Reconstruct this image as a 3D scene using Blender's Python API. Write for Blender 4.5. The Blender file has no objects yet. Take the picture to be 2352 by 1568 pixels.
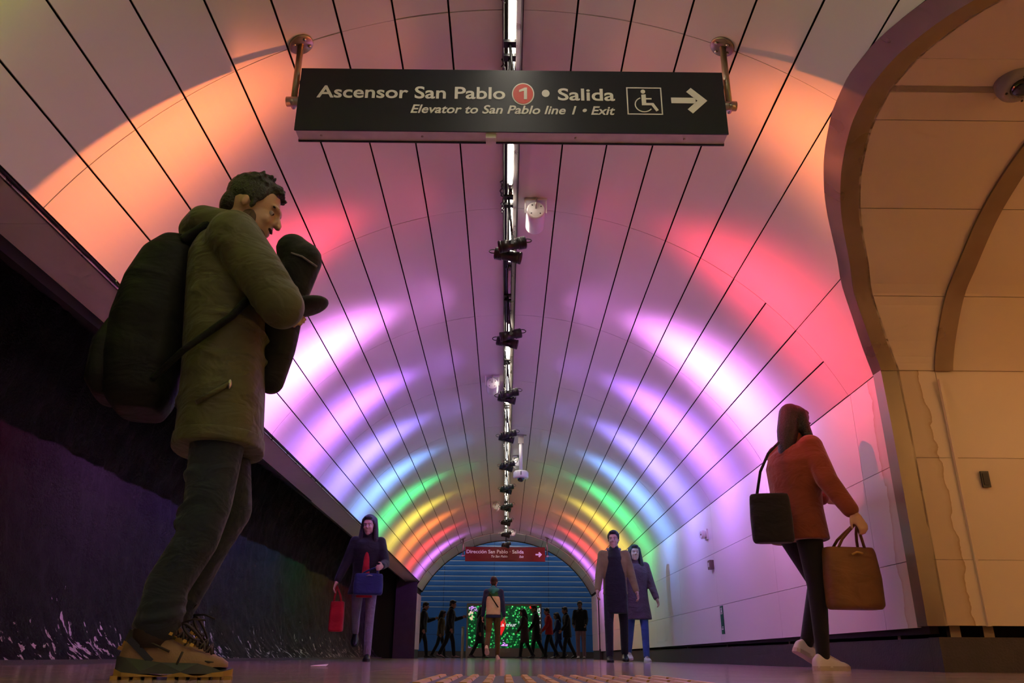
import bpy, bmesh, math, random
import numpy as np
from mathutils import Vector, Matrix, Quaternion
random.seed(7)
S = bpy.context.scene
COL = S.collection
PI = math.pi

# ------------------------------------------------------------------ camera
F_PX, CAM_H = 1836.0, 0.069
PITCH, YAW, ROLL = math.radians(21.47), math.radians(0.36), math.radians(0.37)
fw = Vector((math.sin(YAW)*math.cos(PITCH), math.cos(YAW)*math.cos(PITCH), math.sin(PITCH)))
rt = Vector((math.cos(YAW), -math.sin(YAW), 0)); up = rt.cross(fw)
r2 = rt*math.cos(ROLL) + up*math.sin(ROLL); u2 = -rt*math.sin(ROLL) + up*math.cos(ROLL)
camd = bpy.data.cameras.new('camera'); cam = bpy.data.objects.new('camera', camd); COL.objects.link(cam)
camd.sensor_width = 36.0; camd.lens = F_PX/2352*36.0; camd.clip_start = 0.02; camd.clip_end = 200
m = Matrix.Identity(4)
for i in range(3):
    m[i][0], m[i][1], m[i][2] = r2[i], u2[i], -fw[i]
m[2][3] = CAM_H
cam.matrix_world = m
S.camera = cam

# ------------------------------------------------------------------ world, exposure
W = bpy.data.worlds.new('world'); S.world = W; W.use_nodes = True
W.node_tree.nodes['Background'].inputs[0].default_value = (0.02, 0.02, 0.025, 1)
W.node_tree.nodes['Background'].inputs[1].default_value = 0.2
S.view_settings.view_transform = 'Standard'; S.view_settings.look = 'None'
S.view_settings.gamma = 1.0; S.view_settings.use_curve_mapping = False
S.view_settings.exposure = 0.0
cy = S.cycles
cy.max_bounces = 5; cy.diffuse_bounces = 4; cy.glossy_bounces = 2; cy.transmission_bounces = 2
cy.caustics_reflective = False; cy.caustics_refractive = False; cy.sample_clamp_indirect = 6.0
cy.use_adaptive_sampling = True; cy.adaptive_threshold = 0.08; cy.adaptive_min_samples = 16; cy.light_sampling_threshold = 0.03

# light levels (the lamps themselves are built with their fixtures below)
SPOT_W = 690.0
TUBE_E = 42.0
SIDE_FILL_E = 40.0  # level of the added lamps in the side passage
HALL_E = 38.0
# stations of the coloured projectors along the crown: distance, colour, strength
STATIONS = [
    (-3.38, (0.45, 0.20, 1.0), 0.8), (-1.69, (1.0, 0.55, 0.12), 0.6), (0.0, (0.9, 0.75, 0.10), 0.6),
    (1.69, (0.55, 0.90, 0.06), 0.62), (3.50, (1.0, 0.23, 0.06), 0.72), (5.07, (1.0, 0.04, 0.09), 0.85),
    (6.76, (0.80, 0.25, 1.0), 2.1), (8.45, (0.40, 0.15, 1.0), 1.7), (10.14, (0.26, 0.20, 1.0), 1.4),
    (11.83, (0.16, 0.38, 1.0), 1.15), (13.52, (0.02, 0.85, 0.24), 0.85), (15.21, (0.85, 0.68, 0.06), 0.75),
    (16.90, (1.0, 0.22, 0.03), 0.85), (18.59, (1.0, 0.04, 0.05), 0.8), (20.28, (0.60, 0.16, 1.0), 1.0)]

# ------------------------------------------------------------------ helpers
def link(o, parent=None):
    COL.objects.link(o)
    if parent is not None: o.parent = parent
    return o
def tag(o, label=None, cat=None, group=None, kind=None):
    if label: o['label'] = label
    if cat: o['category'] = cat
    if group: o['group'] = group
    if kind: o['kind'] = kind
    return o
def empty(name, loc=(0, 0, 0), rz=0.0, parent=None):
    o = bpy.data.objects.new(name, None); o.empty_display_size = 0.05
    o.location = loc; o.rotation_euler = (0, 0, rz)
    return link(o, parent)
def struct(o): o['kind'] = 'structure'; return o

class MB:
    def __init__(s): s.v = []; s.f = []; s.sm = []
    def add(s, vs, fs, smooth=False):
        b = len(s.v); s.v += [tuple(v) for v in vs]
        for f in fs: s.f.append([b+i for i in f]); s.sm.append(smooth)
        return s
    def box(s, x0, x1, y0, y1, z0, z1):
        return s.add([(x0,y0,z0),(x1,y0,z0),(x1,y1,z0),(x0,y1,z0),(x0,y0,z1),(x1,y0,z1),(x1,y1,z1),(x0,y1,z1)],
                     [(0,3,2,1),(4,5,6,7),(0,1,5,4),(1,2,6,5),(2,3,7,6),(3,0,4,7)])
    def obox(s, c, ax, ay, az):          # oriented box: centre + three half-axis vectors
        c, ax, ay, az = map(Vector, (c, ax, ay, az))
        vs = [c+i*ax+j*ay+k*az for k in (-1,1) for (i,j) in ((-1,-1),(1,-1),(1,1),(-1,1))]
        return s.add(vs, [(0,3,2,1),(4,5,6,7),(0,1,5,4),(1,2,6,5),(2,3,7,6),(3,0,4,7)])
    def tube(s, pts, rad, n=10, cap=True, closed=False, sx=1.0):
        pts = [Vector(p) for p in pts]; N = len(pts)
        rads = rad if isinstance(rad, (list, tuple)) else [rad]*N
        rings = []; prev = None
        for i, p in enumerate(pts):
            if closed: d = pts[(i+1) % N]-pts[i-1]
            else: d = pts[min(i+1, N-1)]-pts[max(i-1, 0)]
            d = d.normalized() if d.length > 1e-9 else Vector((0, 0, 1))
            if prev is None:
                a = Vector((0, 0, 1)) if abs(d.z) < .9 else Vector((0, 1, 0))
                u = d.cross(a).normalized()
            else:
                u = (prev - d*prev.dot(d)).normalized()
            prev = u; w = d.cross(u)
            rings.append([p + rads[i]*(math.cos(2*PI*k/n)*u*sx + math.sin(2*PI*k/n)*w) for k in range(n)])
        vs = [q for r in rings for q in r]; fs = []
        M = N if closed else N-1
        for i in range(M):
            a, b = i*n, ((i+1) % N)*n
            for k in range(n): fs.append((a+k, a+(k+1) % n, b+(k+1) % n, b+k))
        if cap and not closed:
            fs.append(tuple(range(n-1, -1, -1))); fs.append(tuple((N-1)*n+k for k in range(n)))
        return s.add(vs, fs, True)
    def lathe(s, c, axis, prof, n=24):      # profile (radius, height) turned about the axis through c
        c = Vector(c); axis = Vector(axis).normalized()
        a = Vector((0, 0, 1)) if abs(axis.z) < .9 else Vector((0, 1, 0))
        u = axis.cross(a).normalized(); w = axis.cross(u)
        vs = [c+axis*h+r*(math.cos(2*PI*k/n)*u+math.sin(2*PI*k/n)*w) for r, h in prof for k in range(n)]
        fs = []
        for i in range(len(prof)-1):
            for k in range(n): fs.append((i*n+k, i*n+(k+1) % n, (i+1)*n+(k+1) % n, (i+1)*n+k))
        fs.append(tuple(range(n-1, -1, -1))); fs.append(tuple((len(prof)-1)*n+k for k in range(n)))
        return s.add(vs, fs, True)
    def ell(s, c, r, rot=None, nu=16, nv=10):
        c = Vector(c); vs = []; fs = []
        for j in range(nv+1):
            t = PI*j/nv
            for k in range(nu):
                p = Vector((r[0]*math.sin(t)*math.cos(2*PI*k/nu), r[1]*math.sin(t)*math.sin(2*PI*k/nu), r[2]*math.cos(t)))
                if rot is not None: p = rot @ p
                vs.append(c+p)
        for j in range(nv):
            for k in range(nu): fs.append((j*nu+k, (j+1)*nu+k, (j+1)*nu+(k+1) % nu, j*nu+(k+1) % nu))
        return s.add(vs, fs, True)
    def prism(s, poly, y0, y1, plane='xz'):   # polygon extruded; plane xz -> extruded along y
        n = len(poly)
        P = {'xz': lambda a, b, h: (a, h, b), 'xy': lambda a, b, h: (a, b, h), 'yz': lambda a, b, h: (h, a, b)}[plane]
        vs = [P(a, b, y0) for a, b in poly]+[P(a, b, y1) for a, b in poly]
        fs = [tuple(range(n)), tuple(range(2*n-1, n-1, -1))]+[(i, (i+1) % n, n+(i+1) % n, n+i)[::-1] for i in range(n)]
        return s.add(vs, fs)
    def grid(s, rows, smooth=True):
        nr, nc = len(rows), len(rows[0]); vs = [p for r in rows for p in r]
        return s.add(vs, [(i*nc+j, i*nc+j+1, (i+1)*nc+j+1, (i+1)*nc+j) for i in range(nr-1) for j in range(nc-1)], smooth)
    def slab(s, rows, off, smooth=False):     # closed slab: surface rows plus the same surface moved by off(p)
        nr, nc = len(rows), len(rows[0])
        top = [Vector(p) for r in rows for p in r]; bot = [p+Vector(off(p)) for p in top]
        K = len(top); q = lambda i, j: i*nc+j
        fs = []; 
        for i in range(nr-1):
            for j in range(nc-1):
                fs.append((q(i,j), q(i,j+1), q(i+1,j+1), q(i+1,j)))
                fs.append((K+q(i,j), K+q(i+1,j), K+q(i+1,j+1), K+q(i,j+1)))
        for j in range(nc-1):
            fs.append((q(0,j+1), q(0,j), K+q(0,j), K+q(0,j+1))); fs.append((q(nr-1,j), q(nr-1,j+1), K+q(nr-1,j+1), K+q(nr-1,j)))
        for i in range(nr-1):
            fs.append((q(i,0), q(i+1,0), K+q(i+1,0), K+q(i,0))); fs.append((q(i+1,nc-1), q(i,nc-1), K+q(i,nc-1), K+q(i+1,nc-1)))
        return s.add(top+bot, fs, smooth)
    def mesh(s, name, mat):
        me = bpy.data.meshes.new(name); me.from_pydata(s.v, [], s.f)
        me.polygons.foreach_set('use_smooth', s.sm)
        me.validate()
        bm = bmesh.new(); bm.from_mesh(me); bmesh.ops.recalc_face_normals(bm, faces=bm.faces); bm.to_mesh(me); bm.free()
        me.materials.append(mat); me.update()
        return me
    def build(s, name, mat, parent=None, loc=None, rot=None):
        o = bpy.data.objects.new(name, s.mesh(name, mat))
        if loc is not None: o.location = loc
        if rot is not None: o.rotation_euler = rot
        return link(o, parent)
def put(name, me, parent, loc=(0, 0, 0), rot=(0, 0, 0)):
    o = bpy.data.objects.new(name, me); o.location = loc; o.rotation_euler = rot
    return link(o, parent)
def autosmooth(o, ang=35):
    me = o.data; c = math.cos(math.radians(ang))
    bm = bmesh.new(); bm.from_mesh(me)
    for f in bm.faces: f.smooth = True
    for e in bm.edges:
        if len(e.link_faces) == 2 and e.link_faces[0].normal.dot(e.link_faces[1].normal) < c: e.smooth = False
    bm.to_mesh(me); bm.free(); return o

# ------------------------------------------------------------------ materials
def mat(name, col, rough=0.5, metal=0.0, vary=0.06, scale=6.0, bump=0.0, bscale=60.0, spec=0.5, coat=0.0, emit=None, es=0.0, rvary=0.0, sheen=0.0):
    M = bpy.data.materials.new(name); M.use_nodes = True; nt = M.node_tree; N = nt.nodes; L = nt.links
    B = N['Principled BSDF']
    B.inputs['Roughness'].default_value = rough; B.inputs['Metallic'].default_value = metal
    B.inputs['Specular IOR Level'].default_value = spec
    B.inputs['Coat Weight'].default_value = coat; B.inputs['Coat Roughness'].default_value = 0.15
    if sheen: B.inputs['Sheen Weight'].default_value = sheen
    tc = N.new('ShaderNodeTexCoord'); nz = N.new('ShaderNodeTexNoise')
    nz.inputs['Scale'].default_value = scale; nz.inputs['Detail'].default_value = 1.5
    L.new(tc.outputs['Object'], nz.inputs['Vector'])
    mx = N.new('ShaderNodeMix'); mx.data_type = 'RGBA'
    c = Vector(col); lo = [max(0, x*(1-vary)) for x in c]; hi = [min(1, x*(1+vary)) for x in c]
    mx.inputs['A'].default_value = (*lo, 1); mx.inputs['B'].default_value = (*hi, 1)
    L.new(nz.outputs['Fac'], mx.inputs['Factor']); L.new(mx.outputs['Result'], B.inputs['Base Color'])
    if rvary:
        mr = N.new('ShaderNodeMapRange'); mr.inputs['To Min'].default_value = max(0.02, rough-rvary); mr.inputs['To Max'].default_value = rough+rvary
        mr.inputs['From Min'].default_value = .3; mr.inputs['From Max'].default_value = .7
        L.new(nz.outputs['Fac'], mr.inputs['Value']); L.new(mr.outputs['Result'], B.inputs['Roughness'])
    if bump:
        n2 = N.new('ShaderNodeTexNoise'); n2.inputs['Scale'].default_value = bscale; n2.inputs['Detail'].default_value = 2
        L.new(tc.outputs['Object'], n2.inputs['Vector'])
        bp = N.new('ShaderNodeBump'); bp.inputs['Strength'].default_value = bump; bp.inputs['Distance'].default_value = 0.01
        L.new(n2.outputs['Fac'], bp.inputs['Height']); L.new(bp.outputs['Normal'], B.inputs['Normal'])
    if emit:
        B.inputs['Emission Color'].default_value = (*emit, 1); B.inputs['Emission Strength'].default_value = es
        if es < 4: M.cycles.emission_sampling = 'NONE'
    return M
M_PANEL = mat('vault_panel', (0.74, 0.71, 0.68), 0.34, vary=0.03, scale=1.5, rvary=0.05)
M_SHELL = mat('vault_shell', (0.015, 0.013, 0.013), 0.9)
M_WALLP = mat('wall_panel', (0.74, 0.70, 0.68), 0.36, vary=0.03, scale=1.2, rvary=0.05)
M_SOFF = mat('soffit_panel', (0.80, 0.74, 0.72), 0.4, vary=0.05)
M_DARK = mat('dark_recess', (0.012, 0.011, 0.012), 0.8)
M_BLACK = mat('black_plastic', (0.012, 0.012, 0.013), 0.32, vary=0.2)
M_BLKMET = mat('black_metal', (0.02, 0.02, 0.022), 0.38, 0.6, vary=0.2)
M_STEEL = mat('brushed_steel', (0.46, 0.42, 0.38), 0.33, 1.0, vary=0.12, scale=9, bump=0.05, bscale=140, rvary=0.08)
M_BRONZE = mat('bronze_trim', (0.34, 0.27, 0.19), 0.36, 0.85, vary=0.25, scale=5, rvary=0.1)
M_JAMB = mat('jamb_metal', (0.26, 0.21, 0.15), 0.45, 0.7, vary=0.25, scale=5, rvary=0.1)
M_POLISH = mat('polished_liner', (0.76, 0.73, 0.66), 0.20, 0.12, vary=0.06, scale=3, bump=0.3, bscale=4.0)
M_WHITE = mat('white_enamel', (0.78, 0.76, 0.74), 0.35, vary=0.03)
M_SIGNB = mat('sign_black', (0.009, 0.013, 0.021), 0.42, vary=0.15, scale=40, bump=0.06, bscale=300)
M_SIGNR = mat('sign_red', (0.14, 0.002, 0.003), 0.4, vary=0.1)
M_LETTER = mat('letter_white', (0.86, 0.87, 0.82), 0.5, vary=0.02)
M_SIGNRED = mat('line_red', (0.72, 0.07, 0.05), 0.45)
M_FRAMEP = mat('sign_frame', (0.66, 0.62, 0.60), 0.45, 0.25, vary=0.2, scale=14)
M_TUBE = mat('tube_glass', (0.9, 0.9, 0.88), 0.3, emit=(1.0, 0.90, 0.74), es=TUBE_E)
M_CHAN = mat('channel_metal', (0.16, 0.15, 0.14), 0.35, 0.8, vary=0.2)
M_GLASSDK = mat('dome_glass', (0.01, 0.01, 0.015), 0.05, coat=1.0)
M_BEIGE = mat('side_panel', (0.66, 0.53, 0.36), 0.42, vary=0.05, scale=2.2, rvary=0.06)
def stain_mat(name, axis, edge, wid, base, stain, seed=0.0):
    M = mat(name, base, .42, vary=.05, scale=2.2); nt = M.node_tree; N = nt.nodes; L = nt.links; B = N['Principled BSDF']
    src = B.inputs['Base Color'].links[0].from_socket
    tc = N.new('ShaderNodeTexCoord'); sp = N.new('ShaderNodeSeparateXYZ'); L.new(tc.outputs['Object'], sp.inputs[0])
    n = N.new('ShaderNodeTexNoise'); n.inputs['Scale'].default_value = 4.5; n.inputs['Detail'].default_value = 4; L.new(tc.outputs['Object'], n.inputs['Vector'])
    a = N.new('ShaderNodeMath'); a.operation = 'MULTIPLY_ADD'; a.inputs[1].default_value = -.16; L.new(n.outputs['Fac'], a.inputs[0]); L.new(sp.outputs[axis], a.inputs[2])
    cr = N.new('ShaderNodeValToRGB'); cr.color_ramp.elements.remove(cr.color_ramp.elements[1])
    mr = N.new('ShaderNodeMapRange'); mr.inputs['From Min'].default_value = edge-.08-.02; mr.inputs['From Max'].default_value = edge-.08+wid; L.new(a.outputs[0], mr.inputs['Value'])
    e = cr.color_ramp.elements; e[0].position = 0; e[0].color = (.45, .45, .45, 1)
    for p_, c_ in ((.55, .62), (.80, 1.0), (.86, 0.0)):
        k_ = e.new(p_); k_.color = (c_, c_, c_, 1)
    L.new(mr.outputs['Result'], cr.inputs['Fac'])
    mx = N.new('ShaderNodeMix'); mx.data_type = 'RGBA'; mx.inputs['B'].default_value = (*stain, 1); L.new(cr.outputs['Color'], mx.inputs['Factor']); L.new(src, mx.inputs['A']); L.new(mx.outputs['Result'], B.inputs['Base Color'])
    return M
M_BEIGES = stain_mat('side_panel_stained', 'X', 2.60, .03, (0.66, 0.53, 0.36), (.36, .22, .09))
M_WALLS = stain_mat('wall_panel_stained', 'Y', 4.97, .03, (0.74, 0.70, 0.68), (.50, .34, .28))
M_PLINTH = mat('plinth_stone', (0.045, 0.036, 0.04), 0.45, vary=0.3, scale=12, bump=0.2, bscale=80)
M_YELLOW = mat('tactile_yellow', (0.62, 0.33, 0.06), 0.45, vary=0.2, scale=30)
M_BLUE = mat('blue_slat', (0.020, 0.105, 0.36), 0.38, vary=0.12, scale=2)
M_SLATHI = mat('slat_highlight', (.42, .50, .58), .35)  # pale colour for the painted highlights on the slat edges
M_GREEN = mat('plaque_green', (0.006, 0.10, 0.055), 0.4)
M_SCREENF = mat('screen_frame', (0.52, 0.46, 0.37), 0.5, vary=0.05)
M_HALL = mat('hall_paint', (0.30, 0.28, 0.25), 0.6)

# floor: worn polished stone
def floor_mat():
    M = bpy.data.materials.new('floor_stone'); M.use_nodes = True; nt = M.node_tree; N = nt.nodes; L = nt.links
    B = N['Principled BSDF']; tc = N.new('ShaderNodeTexCoord')
    n1 = N.new('ShaderNodeTexNoise'); n1.inputs['Scale'].default_value = 30; n1.inputs['Detail'].default_value = 4
    L.new(tc.outputs['Object'], n1.inputs['Vector'])
    cr = N.new('ShaderNodeValToRGB'); cr.color_ramp.elements[0].color = (0.36, 0.28, 0.255, 1); cr.color_ramp.elements[1].color = (0.62, 0.49, 0.45, 1)
    cr.color_ramp.elements[0].position = .3; cr.color_ramp.elements[1].position = .7
    L.new(n1.outputs['Fac'], cr.inputs['Fac'])
    mp = N.new('ShaderNodeMapping'); mp.inputs['Scale'].default_value = (1.2, 14, 1)
    L.new(tc.outputs['Object'], mp.inputs['Vector'])
    n2 = N.new('ShaderNodeTexNoise'); n2.inputs['Scale'].default_value = 1.6; n2.inputs['Detail'].default_value = 5
    L.new(mp.outputs['Vector'], n2.inputs['Vector'])
    c2 = N.new('ShaderNodeValToRGB'); c2.color_ramp.elements[0].position = .33; c2.color_ramp.elements[1].position = .45
    c2.color_ramp.elements[0].color = (.35, .33, .33, 1); c2.color_ramp.elements[1].color = (1, 1, 1, 1)
    L.new(n2.outputs['Fac'], c2.inputs['Fac'])
    mx = N.new('ShaderNodeMix'); mx.data_type = 'RGBA'; mx.blend_type = 'MULTIPLY'; mx.inputs['Factor'].default_value = 1
    L.new(cr.outputs['Color'], mx.inputs['A']); L.new(c2.outputs['Color'], mx.inputs['B']); L.new(mx.outputs['Result'], B.inputs['Base Color'])
    mr = N.new('ShaderNodeMapRange'); mr.inputs['To Min'].default_value = .22; mr.inputs['To Max'].default_value = .02
    L.new(n2.outputs['Fac'], mr.inputs['Value']); L.new(mr.outputs['Result'], B.inputs['Roughness'])
    bp = N.new('ShaderNodeBump'); bp.inputs['Strength'].default_value = .05; bp.inputs['Distance'].default_value = .004
    L.new(n1.outputs['Fac'], bp.inputs['Height']); L.new(bp.outputs['Normal'], B.inputs['Normal'])
    return M
M_FLOOR = floor_mat()
# black painted rough wall with chipped white spots near the ground
def rock_mat():
    M = bpy.data.materials.new('black_render'); M.use_nodes = True; nt = M.node_tree; N = nt.nodes; L = nt.links
    B = N['Principled BSDF']; tc = N.new('ShaderNodeTexCoord')
    sep = N.new('ShaderNodeSeparateXYZ'); L.new(tc.outputs['Object'], sep.inputs['Vector'])
    mp = N.new('ShaderNodeMapping'); mp.inputs['Scale'].default_value = (1, 1, .42); L.new(tc.outputs['Object'], mp.inputs['Vector'])
    n1 = N.new('ShaderNodeTexNoise'); n1.inputs['Scale'].default_value = 15; n1.inputs['Detail'].default_value = 4; n1.inputs['Roughness'].default_value = .62
    L.new(mp.outputs['Vector'], n1.inputs['Vector'])
    n0 = N.new('ShaderNodeTexNoise'); n0.inputs['Scale'].default_value = 1.3; n0.inputs['Detail'].default_value = 2
    L.new(tc.outputs['Object'], n0.inputs['Vector'])
    mr = N.new('ShaderNodeMapRange'); mr.inputs['From Min'].default_value = 0.1; mr.inputs['From Max'].default_value = 0.75
    mr.inputs['To Min'].default_value = .065; mr.inputs['To Max'].default_value = -.13
    L.new(sep.outputs['Z'], mr.inputs['Value'])
    a1 = N.new('ShaderNodeMath'); a1.operation = 'ADD'; L.new(n1.outputs['Fac'], a1.inputs[0]); L.new(mr.outputs['Result'], a1.inputs[1])
    m0 = N.new('ShaderNodeMath'); m0.operation = 'MULTIPLY_ADD'; m0.inputs[1].default_value = .18; L.new(n0.outputs['Fac'], m0.inputs[0]); L.new(a1.outputs[0], m0.inputs[2])
    cr = N.new('ShaderNodeValToRGB'); cr.color_ramp.elements[0].position = .735; cr.color_ramp.elements[1].position = .75
    cr.color_ramp.elements[0].color = (.0065, .006, .0065, 1); cr.color_ramp.elements[1].color = (.62, .58, .56, 1)
    L.new(m0.outputs[0], cr.inputs['Fac']); L.new(cr.outputs['Color'], B.inputs['Base Color'])
    B.inputs['Roughness'].default_value = .45; B.inputs['Specular IOR Level'].default_value = .2
    n3 = N.new('ShaderNodeTexNoise'); n3.inputs['Scale'].default_value = 38; n3.inputs['Detail'].default_value = 4; n3.inputs['Roughness'].default_value = .7
    L.new(tc.outputs['Object'], n3.inputs['Vector'])
    bp = N.new('ShaderNodeBump'); bp.inputs['Strength'].default_value = 1.0; bp.inputs['Distance'].default_value = .035
    L.new(n3.outputs['Fac'], bp.inputs['Height']); L.new(bp.outputs['Normal'], B.inputs['Normal'])
    return M
M_ROCK = rock_mat()

# ------------------------------------------------------------------ vault frame
DELTA = math.radians(0.61)
VM = Matrix.Translation((0, 0, CAM_H)) @ Matrix.Rotation(-DELTA, 4, 'X')
def vw(x, y, z): return VM @ Vector((x, y, z))           # vault frame -> world
CX, CZ, RV = 0.028, 0.633, 2.609
DA = 0.111; AL0, AR0 = -0.025, 0.015
Y0, LB = 3.286, 2.0
SPRING_R = AR0+10*DA
GA = [.677, .683, .695, .713, .734, .767, .808, .870, .923, 1.070, 1.126]
GY = [3.18, 3.362, 3.507, 3.661, 3.802, 3.975, 4.134, 4.336, 4.516, 4.806, 4.876]
GMID = 3.13
def yfar(a): return float(np.interp(a, GA, GY))-0.0106*(CZ+RV*math.cos(a))
def ynear(a): return 2*GMID-float(np.interp(a, GA, GY))-0.0106*(CZ+RV*math.cos(a))
def cylpt(a, y, r=RV): return Vector((CX+r*math.sin(a), y, CZ+r*math.cos(a)))
YREAR, YEND = -7.0, Y0+9*LB

# ceiling shell (dark backing seen in the joints) and its panels
sh = MB()
A1 = AL0-9*DA
NA = 40
def shellpatch(mb, a0, a1, f0, f1, r, n=16, ny=6):
    rows = []
    for i in range(n+1):
        a = a0+(a1-a0)*i/n; ya, yb = f0(a), f1(a)
        rows.append([cylpt(a, ya+(yb-ya)*j/ny, r) for j in range(ny+1)])
    mb.grid(rows)
shellpatch(sh, A1, .677, lambda a: -0.72, lambda a: YEND, RV+.045, 30)
shellpatch(sh, .677, SPRING_R+.01, lambda a: yfar(a)+.02, lambda a: YEND, RV+.045, 14)
shellpatch(sh, .677, SPRING_R+.01, lambda a: -0.72, lambda a: ynear(a)-.02, RV+.045, 14)
ceiling = struct(sh.build('ceiling', M_SHELL)); ceiling.matrix_world = VM
rear = MB(); shellpatch(rear, A1, SPRING_R+.01, lambda a: YREAR, lambda a: -0.715, RV+.045, 30)
rear_o = struct(rear.build('ceiling', M_PANEL)); rear_o.matrix_world = VM
# one shared mesh for all regular panels
def panel_mesh(width_a, length, r=RV, th=.02, n=4):
    g = .0105/2/r
    rows = [[Vector((r*math.sin(a), y, r*math.cos(a))) for y in (0.0028, length-.0028)] for a in
            [(-width_a/2+g)+(width_a-2*g)*i/n for i in range(n+1)]]
    mb = MB(); mb.slab(rows, lambda p: Vector((p.x, 0, p.z)).normalized()*th)
    return mb
PM = panel_mesh(DA, LB).mesh('ceiling_panel', M_PANEL)
for f in PM.polygons: f.use_smooth = False
for k in range(-2, 9):
    for n in range(9):
        a = AL0-(n+.5)*DA
        put('ceiling_panel', PM, ceiling, (CX, Y0+k*LB, CZ), (random.uniform(-.0006, .0006), a, 0))
    for n in range(10):
        if n >= 6 and k in (-1, 0): continue
        a = AR0+(n+.5)*DA
        put('ceiling_panel', PM, ceiling, (CX, Y0+k*LB, CZ), (random.uniform(-.0006, .0006), a, 0))
def cutpanel(a0, a1, f0, f1):
    rows = []; g = .003
    for i in range(13):
        a = a0+g/RV+(a1-a0-2*g/RV)*i/12
        rows.append([cylpt(a, f0(a)), cylpt(a, f1(a))])
    mb = MB(); mb.slab(rows, lambda p: Vector((p.x-CX, 0, p.z-CZ)).normalized()*.02)
    o = mb.build('ceiling_panel', M_PANEL, ceiling); return o
for (na, nb) in ((6, 8), (8, 10)):
    cutpanel(AR0+na*DA, AR0+nb*DA, lambda a: yfar(a)-.01, lambda a: Y0+LB-.002)
    cutpanel(AR0+na*DA, AR0+nb*DA, lambda a: Y0-LB+.002, lambda a: ynear(a)+.01)

# ------------------------------------------------------------------ right wall
XW = 2.383
def spring_z(y): return vw(0, y, CZ+RV*math.cos(SPRING_R)).z
wr = MB(); wr.box(XW+.03, XW+.08, 4.80, YEND+1.4, .20, 1.80)
wall_right = struct(wr.build('wall_right', M_SHELL))
wb = MB(); wb.box(XW, XW+.06, YREAR, 2*GMID-4.876, 0.0, 1.84); struct(wb.build('wall_right', M_WALLP))
WY = [4.876, 5.28, 7.28, 9.37, 11.35, 13.35, 15.35, 17.35, 19.35, YEND]
for i in range(len(WY)-1):
    y0, y1 = WY[i]+.002, WY[i+1]-.002
    for (za, zb) in ((0.235, 0.603), (0.607, 1.172), (1.176, None)):
        b0 = za-(0.0028*(y0-5) if za < .3 else 0); b1 = za-(0.0028*(y1-5) if za < .3 else 0)
        t0, t1 = (zb, zb) if zb else (spring_z(y0)-.003, spring_z(y1)-.003)
        mb = MB(); vs = []
        for x in (XW, XW+.022):
            vs += [(x, y0, b0), (x, y1, b1), (x, y1, t1), (x, y0, t0)]
        mb.add(vs, [(0, 1, 2, 3), (7, 6, 5, 4), (0, 4, 5, 1), (1, 5, 6, 2), (2, 6, 7, 3), (3, 7, 4, 0)])
        mb.build('wall_panel', M_WALLS if i == 0 else M_WALLP, wall_right)
# low plinth along the right wall and around the side passage
pl = MB(); pl.box(2.43, 3.0, 4.87, 22.7, 0, .178)
plinth = struct(pl.build('trim_1', M_PLINTH))
pl2 = MB(); pl2.box(2.43, 7.2, 4.75, 4.868, 0, .182); pl2.box(2.62, 7.2, 4.868, 5.2, 0, .178)
struct(pl2.build('trim_2', M_PLINTH))
rc = MB(); rc.box(2.60, 2.66, 4.9, 22.0, .15, .30); rc.box(2.6, 7.0, 4.92, 4.98, .15, .30); struct(rc.build('trim_3', M_DARK))
for y in (5.25, 7.3, 9.35, 11.4, 13.4, 15.4):
    b = MB(); b.box(2.44, 2.49, y-.02, y+.02, .175, .245); b.build('bracket', M_JAMB, plinth)
for x in (2.55, 2.74):
    b = MB(); b.box(x-.03, x+.03, 4.79, 4.83, .18, .25); b.build('bracket', M_JAMB, plinth)

# ------------------------------------------------------------------ side passage (axis across the tunnel)
AG = [(4.85, .24), (4.852, .6), (4.858, 1.0), (4.864, 1.4), (4.876, 1.773), (4.806, 1.902), (4.70, 2.04), (4.516, 2.228), (4.336, 2.339),
      (4.134, 2.461), (3.975, 2.538), (3.802, 2.599), (3.661, 2.637), (3.507, 2.668), (3.362, 2.690), (3.18, 2.702), (GMID, 2.703)]
def xcyl(y, z):
    zr = (z-CAM_H)*math.cos(DELTA)+y*math.sin(DELTA)-CZ
    if zr < RV*math.cos(SPRING_R): return XW
    return CX+math.sqrt(max(0, RV*RV-zr*zr))
def crom(P, n=3):
    P = [np.array(p) for p in P]; Q = [2*P[0]-P[1]]+P+[np.array((2*GMID-P[-2][0], P[-2][1]))]; out = []
    for i in range(1, len(Q)-2):
        for j in range(n):
            t = j/n; a, b, c, d = Q[i-1:i+3]
            out.append(tuple(.5*((2*b)+(c-a)*t+(2*a-5*b+4*c-d)*t*t+(3*b-a-3*c+d)*t**3)))
    return out+[tuple(P[-1])]
AG = AG[:4]+crom(AG[4:])
full = AG+[(2*GMID-y, z) for y, z in AG[::-1][1:]]
def offs(prof, d):
    out = []
    for i, (y, z) in enumerate(prof):
        y0, z0 = prof[max(i-1, 0)]; y1, z1 = prof[min(i+1, len(prof)-1)]
        ty, tz = y1-y0, z1-z0; l = math.hypot(ty, tz)
        e = d*(1-.36*min(1, max(0, (z-1.7)/.5)))
        out.append((y-tz/l*e, z+ty/l*e))
    return out
SP = offs(full, .115)          # profile of the side passage
iw = 4
tr = MB()
Ac = [Vector((xcyl(y, z), y, z)) for y, z in full]
Bc = [Vector((xcyl(y2, z2)-.012, y2, z2)) for (y2, z2) in SP]
Cc = [b+Vector((.115, 0, 0)) for b in Bc]
inn = offs(full, .10)
for (i0, i1, mt, nm) in ((0, 5, M_JAMB, 'jamb'), (4, len(full)-4, M_BRONZE, 'arch_band'), (len(full)-5, len(full), M_JAMB, 'jamb')):
    pass
trim_arch = None
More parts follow.
